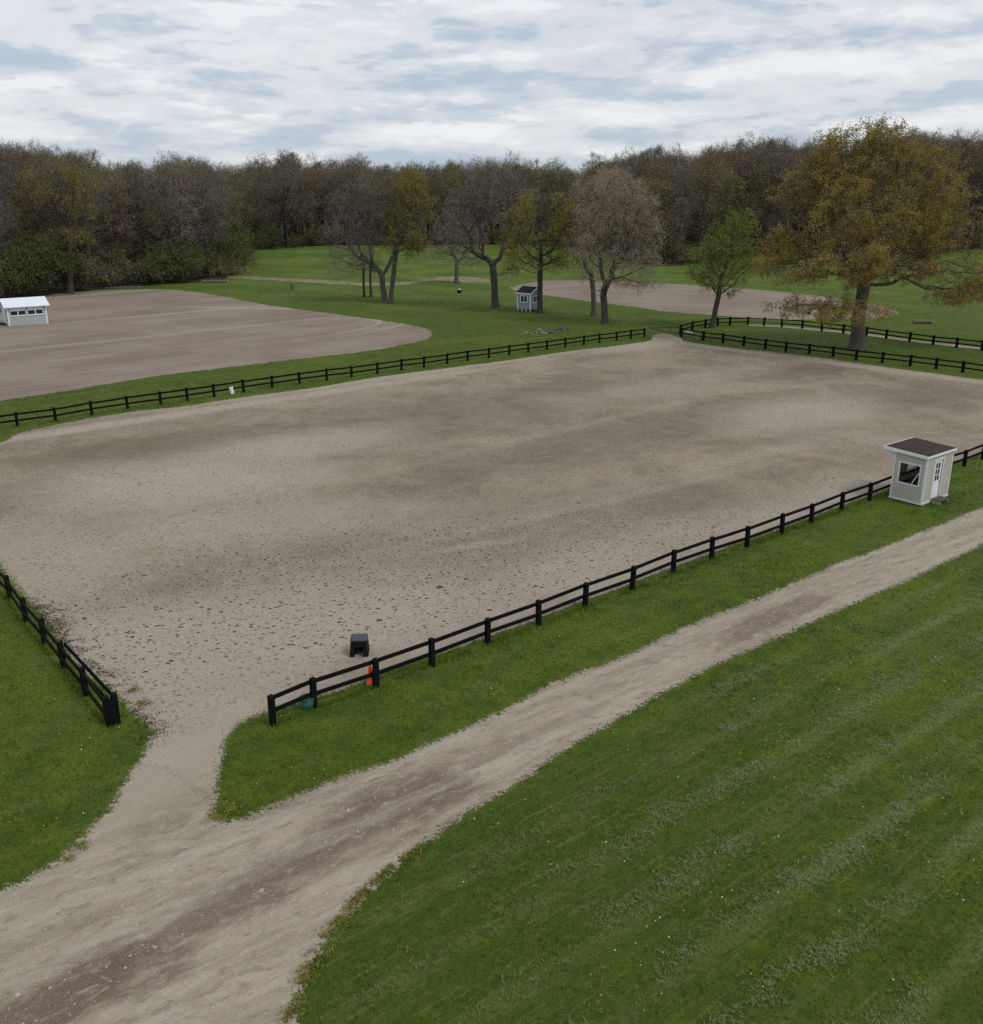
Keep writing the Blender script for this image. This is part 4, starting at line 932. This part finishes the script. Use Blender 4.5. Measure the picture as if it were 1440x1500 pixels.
h = Hero(1257, 512)
h.make('oak_tree', 'huge spreading oak with bronze young leaves and thick trunk inside the black fences', 'tree', 1,
  [(1258, 470), (1264, 430), (1268, 390)],
  [(1268,240,85,48),(1212,240,45,36,1),(1362,255,48,46,-1),(1390,300,40,40,2),(1300,215,60,32,-2),(1225,232,45,35,1),(1185,285,52,42),(1150,335,42,38),(1335,300,62,60),(1255,320,80,55,-4),(1190,385,78,32,-1),(1160,395,50,22,-4),(1255,385,70,30,-7),(1335,385,70,36),(1405,345,52,46,1),(1420,400,48,26,2),
   (1225,455,85,14,-6),(1180,450,55,12,-3),(1148,380,36,26),(1135,345,26,24,1),(1165,300,36,26),(1400,425,62,16,2),(1270,350,60,60,5),(1345,350,60,50,5)],
  2600, .62, (BK_OAK, TW_DARK, LF_GOLD), gk=dict(step=.6, infl=4.5, kill=.8, trop=.02, wig=.22), twigs=3, twig_len=.75, twig_w=.022, leaves=150000, leaf=.16, flare=1.75, fine=2, leaf_bias=.55, minr=.02)
h = Hero(1043, 480)
h.make('green_tree', 'leaning young tree with fresh green leaves beside the fence corner', 'tree', 2, [(1048, 455), (1053, 432)],
  [(1058,405,46,26),(1030,390,28,22),(1065,365,40,30),(1085,335,26,26),(1095,385,25,25,1),(1060,345,28,22,1)], 900, .30, (BK_DARK, TW_DARK, LF_GREEN),
  gk=dict(step=.5, infl=3.5, kill=.75), twigs=3, twig_len=.6, twig_w=.02, leaves=22000, leaf=.14, leaf_bias=.45)
h = Hero(564, 442)
h.make('bare_tree', 'tall bare grey tree with spreading crown, left of its yellow leafed twin', 'tree', 3, [(561, 422), (559, 402)],
  [(545,300,48,44),(515,330,40,42),(560,272,34,20),(497,345,32,36),(505,312,30,30),(515,380,42,18),(505,398,26,7,-2),(585,330,32,45,2)], 1900, .42, (BK_GREY, TW_GREY, LF_OLIVE),
  gk=dict(step=.65, infl=5, kill=.9, trop=.05), twigs=4, twig_len=.95, twig_w=.025, fine=3, leaves=1500, leaf=.18, leaf_bias=.9)
h = Hero(572, 445)
h.make('yellow_tree', 'yellow leafed tree leaning against the tall bare grey one', 'tree', 4, [(575, 415), (578, 385), (581, 360)],
  [(596,275,30,24),(612,305,26,28),(590,320,28,32),(600,352,30,20),(585,365,20,14,-1)], 1000, .33, (BK_DARK, TW_DARK, LF_YEL),
  gk=dict(step=.6, infl=4.5, kill=.85), twigs=3, twig_len=.8, twig_w=.022, leaves=22000, leaf=.15, leaf_bias=.45)
for (u, v, lob, lab, sd) in ((533.5, 435, [(528,385,22,20),(525,360,18,18)], 'thin bare tree, left one of the slim pair beside the twin trees', 5), (543.5, 435, [(545,380,18,20),(548,355,14,18)], 'thin bare tree, right one of the slim pair beside the twin trees', 6)):
    h = Hero(u, v); h.make('slim_tree', lab, 'tree', sd, [(u - 1, 415), (u - 1, 398), (u, 380)], lob, 260, .18, (BK_DARK, TW_GREY), gk=dict(step=.6, infl=4, kill=.9), twigs=3, twig_len=.8, twig_w=.022)
h = Hero(669, 415)
h.make('bare_tree', 'smaller bare tree on the dirt patch, farther back between the two biggest bare ones', 'tree', 7, [(669, 395), (670, 385)],
  [(665,340,34,34),(648,358,26,22),(690,350,26,26),(640,372,22,10)], 900, .36, (BK_GREY, TW_GREY), gk=dict(step=.7, infl=5, kill=1.0), twigs=4, twig_len=.95, twig_w=.026, fine=3)
h = Hero(726, 450)
h.make('bare_tree', 'large bare oak with a dark forked trunk left of the blue grey shed', 'tree', 8, [(725, 425), (723, 400), (722, 388)],
  [(715,290,52,40),(690,310,42,42),(755,300,40,42),(725,262,36,20),(680,350,40,26),(765,340,26,26),(690,384,36,8,-2),(745,400,22,8,-1),(660,325,26,26,1)], 2100, .47, (BK_DARK, TW_GREY),
  gk=dict(step=.65, infl=5, kill=.9, wig=.26, trop=.03), twigs=4, twig_len=.9, twig_w=.025, fine=3)
h = Hero(791, 458)
h.make('yellow_tree', 'yellow olive leafed tree whose trunk stands in front of the blue grey shed', 'tree', 9, [(791, 430), (791, 410), (792, 380)],
  [(795,302,42,24),(762,328,34,26),(832,325,36,30),(745,355,22,18),(850,350,20,22),(798,340,46,34),(765,368,32,18),(825,372,26,22),(755,390,25,10),(800,385,42,14)], 1300, .34, (BK_DARK, TW_DARK, LF_YEL),
  gk=dict(step=.6, infl=4.5, kill=.85), twigs=3, twig_len=.8, twig_w=.021, leaves=27000, leaf=.15, leaf_bias=.5)
h = Hero(887, 474)
h.make('budding_tree', 'big tan budding tree in front of the back ring, the nearer trunk of two', 'tree', 10, [(886, 452), (884, 432)],
  [(900,280,44,26),(925,310,42,36),(940,345,34,34),(890,330,50,40),(905,380,52,28),(945,385,24,22),(870,360,26,26,-2),(920,415,52,7,-2),(868,428,16,6,-2)], 2100, .40, (BK_DARK, TW_PINK, LF_TAN),
  gk=dict(step=.6, infl=4.5, kill=.85, trop=.04), twigs=3, twig_len=.85, twig_w=.023, fine=2, leaves=26000, leaf=.14, leaf_bias=.45)
h = Hero(871, 463)
h.make('budding_tree', 'tan budding tree with the farther trunk, just behind the nearer one by the back ring', 'tree', 11, [(870, 440), (868, 415)],
  [(872,285,36,26),(862,320,30,32),(900,268,30,16),(850,365,22,22),(862,398,22,14)], 1000, .33, (BK_GREY, TW_PINK, LF_TAN),
  gk=dict(step=.65, infl=4.5, kill=.9), twigs=3, twig_len=.9, twig_w=.023, fine=3, leaves=9000, leaf=.13, leaf_bias=.5)
h = Hero(103, 430)
h.make('olive_tree', 'broad olive budding oak with dark forked limbs in the woods behind the white hut', 'tree', 12, [(102, 390), (101, 345)],
  [(85,262,46,24),(55,285,32,22),(115,275,28,24),(60,310,34,14),(120,310,22,16),(90,290,45,25),(100,345,40,16)], 1500, .50, (BK_DARK, TW_DARK, LF_OLIVE),
  gk=dict(step=.75, infl=5.5, kill=1.0, wig=.24), twigs=3, twig_len=.95, twig_w=.026, leaves=8500, leaf=.22, leaf_bias=.55)

# ---- the woods: one prototype of each habit, copied
def proto(seed, Ht, lobes, n_attr, base_r, mats, trunk_top=.36, **kw):
    pos, par = grow(seed, [(-1, [(0, 0, -.3), (.2, .1, Ht * .2), (-.1, .1, Ht * trunk_top)])], lobes, n_attr, step=.75, infl=4.5, kill=1.25, trop=.10, wig=.2)
    a, b = tree_mesh(seed, pos, par, base_r, minr=.022, tube_min=.045, side_max=6, flare=1.3, **kw)
    a.materials.append(mats[0]); b.materials.append(mats[1])
    if len(mats) > 2: b.materials.append(mats[2])
    return a, b
def crownlobes(seed, Ht, wd_, lo, k=7):
    r = np.random.default_rng(seed); L = []
    for i in range(k):
        f = (i + .5) / k; z = Ht * (lo + (1 - lo) * f) * .97; w = wd_ * math.sin(math.pi * (.12 + .66 * f)) ** .8
        a = r.uniform(0, 6.28); L.append((w * .45 * math.cos(a), w * .45 * math.sin(a), min(z, Ht - 1.6), w * .8, w * .8, Ht * (1 - lo) / k * 1.25))
    return L
tw = dict(twigs=4, twig_len=1.25, twig_w=.040, fine=2)
PROTO = {}
def addp(kind, *a, **k): PROTO.setdefault(kind, []).append(proto(*a, **k))
addp('bare', 101, 22, crownlobes(1, 22, 5.0, .28), 620, .30, (BK_GREY, TW_GREY), **tw)
addp('bare', 102, 22, crownlobes(2, 22, 4.2, .35), 560, .26, (BK_DARK, TW_GREY), **tw)
addp('bare', 103, 22, crownlobes(3, 22, 5.8, .25), 680, .34, (BK_DARK, TW_DARK), **tw)
addp('bare', 104, 22, crownlobes(4, 22, 4.6, .2), 620, .28, (BK_GREY, TW_BROWN), **tw)
addp('brown', 105, 22, crownlobes(5, 22, 5.2, .25), 600, .30, (BK_DARK, TW_BROWN, LF_TAN), leaves=700, leaf=.24, leaf_bias=.6, **tw)
addp('brown', 106, 22, crownlobes(6, 22, 4.6, .25), 600, .30, (BK_DARK, TW_BROWN), **tw)
addp('olive', 107, 22, crownlobes(7, 22, 5.4, .22), 600, .32, (BK_DARK, TW_DARK, LF_OLIVE), leaves=3200, leaf=.27, leaf_bias=.6, **tw)
addp('olive', 108, 22, crownlobes(8, 22, 4.6, .28), 560, .28, (BK_DARK, TW_BROWN, LF_OLIVE), leaves=2200, leaf=.27, leaf_bias=.7, **tw)
addp('green', 109, 22, crownlobes(9, 22, 4.6, .22), 560, .28, (BK_DARK, TW_DARK, LF_GREEN), leaves=2600, leaf=.26, leaf_bias=.7, **tw)
def bushproto(seed, mats, leaves, H_=4.5):
    r = np.random.default_rng(seed); L = [(r.normal(0, 1.0), r.normal(0, 1.0), r.uniform(1.2, H_ * .7), 1.6, 1.6, 1.3) for _ in range(7)]
    base = [(-1, [(0, 0, -.1), (0, 0, .5)])] + [(0, [(r.normal(0, .5), r.normal(0, .5), 1.2), (r.normal(0, 1.2), r.normal(0, 1.2), 2.2)]) for _ in range(4)]
    pos, par = grow(seed, base, L, 300, step=.5, infl=3, kill=.7, trop=.05)
    a, b = tree_mesh(seed, pos, par, .10, twigs=4, twig_len=.8, twig_w=.03, fine=2, leaves=leaves, leaf=.24, leaf_bias=.35, minr=.02, flare=1.0)
    for m in mats[:1]: a.materials.append(m)
    for m in mats[1:]: b.materials.append(m)
    return a, b
PROTO['bush'] = [bushproto(201, (BK_DARK, TW_DARK, LF_BUSH), 3200), bushproto(202, (BK_DARK, TW_DARK, LF_BUSH), 2600), bushproto(203, (BK_DARK, TW_GREY, LF_OLIVE), 900)]

EDGE = [(-160,456),(-60,446),(0,440),(100,428),(200,419),(300,411.5),(328,407),(338,376),(400,368),(480,363),(640,361),(800,363),(900,370),(950,388),(1005,388),(1050,382),(1120,378),(1250,375),(1440,371),(1560,370)]
EW = np.array([G(*p) for p in EDGE])
SKY_U = [-100,0,60,130,160,190,240,300,345,400,420,450,520,560,620,690,740,780,850,880,950,1000,1050,1100,1160,1215,1250,1300,1380,1440,1560]
SKY_V = [212,211,214,224,242,238,234,240,247,240,226,240,233,245,240,243,236,246,247,236,226,230,220,210,216,220,222,203,200,205,205]
wood_poly = [('w', *p) for p in EW] + [('w', 190, 330), ('w', 120, 420), ('w', -60, 430), ('w', -150, 330), ('w', -150, 175)]
r = np.random.default_rng(77)
N = 60000; cand = np.stack([r.uniform(-150, 200, N), r.uniform(125, 425, N)], 1)
Dc = cand[:, 1] * cp + CH * sp; uu = 720 + F * cand[:, 0] / Dc
inside = sdf(cand, wood_poly); ok = (inside > 1.0) & (uu > -70) & (uu < 1510); cand, inside = cand[ok], inside[ok]
front = inside < 9
acc = []; cell = {}
def place(P, mind, store, cell):
    for i in range(len(P)):
        x, y = P[i]; k = (int(x // 6), int(y // 6)); good = True
        for a in (-1, 0, 1):
            for b in (-1, 0, 1):
                for q in cell.get((k[0] + a, k[1] + b), ()):
                    if (q[0] - x) ** 2 + (q[1] - y) ** 2 < mind * mind: good = False
        if good: cell.setdefault(k, []).append((x, y)); store.append((x, y))
place(cand[front][:9000], 4.2, acc, cell); place(cand[~front][:9000], 5.6, acc, cell)
T = np.array(acc); ins = sdf(T, wood_poly); Dt = T[:, 1] * cp + CH * sp; ut = 720 + F * T[:, 0] / Dt
near_order = np.argsort(ins)
keep_n = 235
single = set(near_order[(ins[near_order] < 26)][:keep_n].tolist())
LAB = {('bare', 0): 'bare grey tree in the woods behind the left sand ring', ('bare', 1): 'bare grey tree in the far woods beyond the meadow', ('bare', 2): 'bare grey tree in the woods at the back right behind the oak',
       ('brown', 0): 'reddish brown budding tree in the woods behind the left sand ring', ('brown', 1): 'reddish brown budding tree in the far woods beyond the meadow', ('brown', 2): 'reddish brown budding tree in the woods at the back right behind the oak',
       ('olive', 0): 'olive budding tree in the woods behind the left sand ring', ('olive', 1): 'olive budding tree in the far woods beyond the meadow', ('olive', 2): 'olive budding tree in the woods at the back right behind the oak',
       ('green', 0): 'fresh green leafed tree in the woods behind the left sand ring', ('green', 1): 'fresh green leafed tree in the far woods beyond the meadow', ('green', 2): 'fresh green leafed tree in the woods at the back right behind the oak',
       ('bush', 0): 'dark green bush along the wood edge behind the left sand ring', ('bush', 1): 'dark green bush along the far wood edge beyond the meadow', ('bush', 2): 'dark green bush along the wood edge at the back right'}
REG = ('left woods', 'far woods', 'back right woods')
def plant(kind, x, y, s, sz, rz, u, rr):
    a, b = PROTO[kind][rr.integers(len(PROTO[kind]))]; reg = 0 if u < 335 else (1 if u < 900 else 2)
    o = empty({'bush': 'woodland_bush'}.get(kind, 'woodland_tree'), (x, y, float(ground_z(x, y))), rz, LAB[(kind, reg)], 'bush' if kind == 'bush' else 'tree', '%s %s in the %s' % (kind, 'bushes' if kind == 'bush' else 'trees', REG[reg]))
    o.scale = (s, s, sz); link('trunk', a, o); link('crown', b, o)
deep = []
rr = np.random.default_rng(5)
for i in range(len(T)):
    x, y = T[i]; vt = np.interp(ut[i], SKY_U, SKY_V) + (17 if ut[i] < 260 else 11) + rr.triangular(-16, 2, 24)
    ht = CH + (VH - vt) / F * Dt[i] * (cp * cp) ** .5; s = ht / 22
    pk = rr.random(); kind = 'bare' if pk < .42 else ('brown' if pk < .58 else ('olive' if pk < .90 else 'green'))
    if ut[i] > 1270 and pk > .35: kind = 'olive' if pk > .6 else 'brown'
    if ins[i] < 6 and rr.random() < .35: s *= rr.uniform(.55, .85)
    ws = s * rr.uniform(.85, 1.25); rz = rr.uniform(0, 6.28)
    if i in single: plant(kind, x, y, ws, s, rz, ut[i], rr)
    else: deep.append((x, y, ws, s, rz, kind))
# understorey bushes along the edge of the woods
seg = np.linalg.norm(np.diff(EW, axis=0), axis=1); cum = np.concatenate([[0], np.cumsum(seg)]); t = 6.0
while t < cum[-1] - 6:
    p = np.array((np.interp(t, cum, EW[:, 0]), np.interp(t, cum, EW[:, 1]))); u = 720 + F * p[0] / depth(*p)
    lush = 1.0 if u < 335 else (.95 if 900 < u < 1080 else .85)
    if -60 < u < 1500 and rr.random() < lush:
        q = p + np.array((rr.normal(0, .6), rr.uniform(.8, 3.5))); s = rr.uniform(.6, 1.2) * (1.45 if u < 335 else (1.35 if 900 < u < 1080 else 1.15))
        plant('bush', q[0], q[1], s, s * rr.uniform(.8, 1.25), rr.uniform(0, 6.28), u, rr)
    t += rr.uniform(2.2, 4.6) if u < 335 else rr.uniform(2.6, 5.2)
# the depth of the woods: too many trees to count, one object that repeats the prototypes
lib = bpy.data.collections.new('woodland_library'); kinds = []
for kd in ('bare', 'brown', 'olive', 'green'):
    for (a, b) in PROTO[kd]:
        kinds.append(kd); bmj = bmesh.new(); na = len(a.materials); bmj.from_mesh(a); bmj.from_mesh(b); nfa = len(a.polygons)
        bmj.faces.ensure_lookup_table()
        for fi in range(nfa, len(bmj.faces)): bmj.faces[fi].material_index += na
        mj = bpy.data.meshes.new('woodland_kind_%s' % 'abcdefghijkl'[len(kinds) - 1]); bmj.to_mesh(mj); bmj.free()
        for mm in list(a.materials) + list(b.materials): mj.materials.append(mm)
        lib.objects.link(bpy.data.objects.new(mj.name, mj))
me = bpy.data.meshes.new('deep_woodland'); me.from_pydata([(q[0], q[1], float(ground_z(q[0], q[1]))) for q in deep], [], [])
def attr(nm, ty, key, vals):
    a = me.attributes.new(nm, ty, 'POINT'); a.data.foreach_set(key, np.asarray(vals).ravel())
attr('pick', 'INT', 'value', np.array([rr.choice([j for j, k in enumerate(kinds) if k == q[5]]) for q in deep], dtype=np.int32))
attr('size', 'FLOAT_VECTOR', 'vector', np.array([(q[2], q[2], q[3]) for q in deep], dtype=np.float32)); attr('turn', 'FLOAT_VECTOR', 'vector', np.array([(0, 0, q[4]) for q in deep], dtype=np.float32))
wo = link('deep_woodland', me); tag(wo, 'mass of bare trees in the depth of the woods beyond the front rows', 'woods', kind='stuff')
ng = bpy.data.node_groups.new('plant_woods', 'GeometryNodeTree'); ng.is_modifier = True
ng.interface.new_socket('Geometry', in_out='INPUT', socket_type='NodeSocketGeometry'); ng.interface.new_socket('Geometry', in_out='OUTPUT', socket_type='NodeSocketGeometry')
gi = ng.nodes.new('NodeGroupInput'); go = ng.nodes.new('NodeGroupOutput'); ip = ng.nodes.new('GeometryNodeInstanceOnPoints'); ci = ng.nodes.new('GeometryNodeCollectionInfo')
ci.inputs['Collection'].default_value = lib; ci.inputs['Separate Children'].default_value = True; ci.inputs['Reset Children'].default_value = True
def named(nm, ty):
    a = ng.nodes.new('GeometryNodeInputNamedAttribute'); a.data_type = ty; a.inputs['Name'].default_value = nm; return a.outputs['Attribute']
ng.links.new(gi.outputs[0], ip.inputs['Points']); ng.links.new(ci.outputs[0], ip.inputs['Instance']); ip.inputs['Pick Instance'].default_value = True
ng.links.new(named('pick', 'INT'), ip.inputs['Instance Index']); ng.links.new(named('size', 'FLOAT_VECTOR'), ip.inputs['Scale'])
er = ng.nodes.new('FunctionNodeEulerToRotation'); ng.links.new(named('turn', 'FLOAT_VECTOR'), er.inputs[0]); ng.links.new(er.outputs[0], ip.inputs['Rotation'])
ng.links.new(ip.outputs[0], go.inputs[0])
md = wo.modifiers.new('plant', 'NODES'); md.node_group = ng
print('woods: single', len(single), 'deep', len(deep))

# ------------------------------------------------------------------ sky, sun
AZ, EL = R(125), R(52)                      # sun: behind the camera and to its right, veiled by cloud (azimuth from +Y towards +X)
wd = bpy.data.worlds.new('World'); wd.cycles.sampling_method = 'MANUAL'; wd.cycles.sample_map_resolution = 256; sc.world = wd; wd.use_nodes = True
class WT(NT):
    def __init__(s, w):
        s.t = w.node_tree; s.t.nodes.clear()
        s.out = s.n('ShaderNodeOutputWorld'); s.bg = s.n('ShaderNodeBackground'); s.t.links.new(s.bg.outputs[0], s.out.inputs[0])
n = WT(wd)
sky = n.n('ShaderNodeTexSky'); sky.sky_type = 'NISHITA'; sky.sun_disc = False; sky.sun_elevation = EL; sky.sun_rotation = AZ
g = n.n('ShaderNodeTexCoord').outputs['Generated']
s = n.n('ShaderNodeSeparateXYZ'); n.set(s.inputs[0], g)
zc = n.math('ADD', n.math('MAXIMUM', s.outputs[2], 0), .075)
cb = n.n('ShaderNodeCombineXYZ'); n.set(cb.inputs[0], n.math('DIVIDE', s.outputs[0], zc)); n.set(cb.inputs[1], n.math('DIVIDE', s.outputs[1], zc))
pc = cb.outputs[0]
def fbm(v, sc_, seed, det=8, ro=.60): return n.noise(n.map(v, (seed, seed * 1.7, seed * .3), (0, 0, .05), (1, 1.15, 1)), sc_, det, ro, .1)
d0 = fbm(pc, .50, 3.1)
def lumps(up):
    q = n.map(g, (.3, .7, .2 - up * 5.5), (0, 0, 0), (1, 1, 5.5)); a = n.noise(q, 6, 7, .56, .12)
    q2 = n.map(g, (.9, .1, .5 - up * 3.2), (0, 0, 0), (1, 1, 3.2)); w = n.noise(q2, 16, 4, .55, .1)
    bil = n.math('SUBTRACT', 1.0, n.math('ABSOLUTE', n.math('SUBTRACT', n.math('MULTIPLY', w, 2.0), 1.0)))
    return n.math('ADD', n.math('MULTIPLY', a, .78), n.math('MULTIPLY', bil, .22))
p0 = lumps(0); p1 = lumps(-.019)          # p1: the same cloud a little higher up; where it thins out upwards its top catches the light
big = fbm(pc, .16, 8.4, 3)
t = n.math('ADD', n.math('MULTIPLY', d0, .5), n.math('MULTIPLY', p0, .5))
t = n.math('ADD', t, n.math('MULTIPLY', n.math('SUBTRACT', big, .5), .35))
cr = n.n('ShaderNodeValToRGB'); n.set(cr.inputs[0], t)
el = cr.color_ramp.elements; el[0].position = .36; el[0].color = (3.8, 4.6, 5.65, 1); el[1].position = .70; el[1].color = (6.9, 7.05, 7.25, 1)
for ps, cc in ((.44, (4.5, 5.15, 6.0)), (.52, (5.5, 5.95, 6.45)), (.60, (6.3, 6.55, 6.85))):
    e = el.new(ps); e.color = (*cc, 1)
def crisp(v): return n.math('ADD', n.step(v, .42, .50, 0, .5), n.step(v, .535, .60, 0, .5))
dl = n.math('ADD', n.math('MULTIPLY', n.math('SUBTRACT', crisp(p0), n.step(p1, .38, .64)), .45), n.math('MULTIPLY', n.math('SUBTRACT', p0, p1), 1.5))
c_ = n.mix(n.math('MULTIPLY', n.step(dl, .0, .55), .85), cr.outputs[0], (7.9, 7.95, 8.05))
c_ = n.mix(n.math('MULTIPLY', n.step(dl, -.55, .0, 1, 0), .8), c_, (3.9, 4.65, 5.65))
skyc = n.mix(.10, c_, sky.outputs[0])
n.set(n.bg.inputs[0], skyc); n.bg.inputs[1].default_value = .1
sun = bpy.data.lights.new('sun', 'SUN'); sun.energy = 1.2; sun.angle = R(16); sun.color = (1, .95, .88)
so_ = bpy.data.objects.new('sun', sun); COL.objects.link(so_)
dv = Vector((math.sin(AZ) * math.cos(EL), math.cos(AZ) * math.cos(EL), math.sin(EL)))
so_.rotation_euler = dv.to_track_quat('Z', 'Y').to_euler()
vs = sc.view_settings; vs.view_transform = 'Standard'; vs.look = 'None'; vs.exposure = .22; vs.gamma = 1; vs.use_curve_mapping = False
sc.cycles.use_denoising = False
sc.cycles.max_bounces = 4; sc.cycles.diffuse_bounces = 2; sc.cycles.glossy_bounces = 2; sc.cycles.transmission_bounces = 4
sc.cycles.use_adaptive_sampling = True; sc.cycles.adaptive_threshold = .02
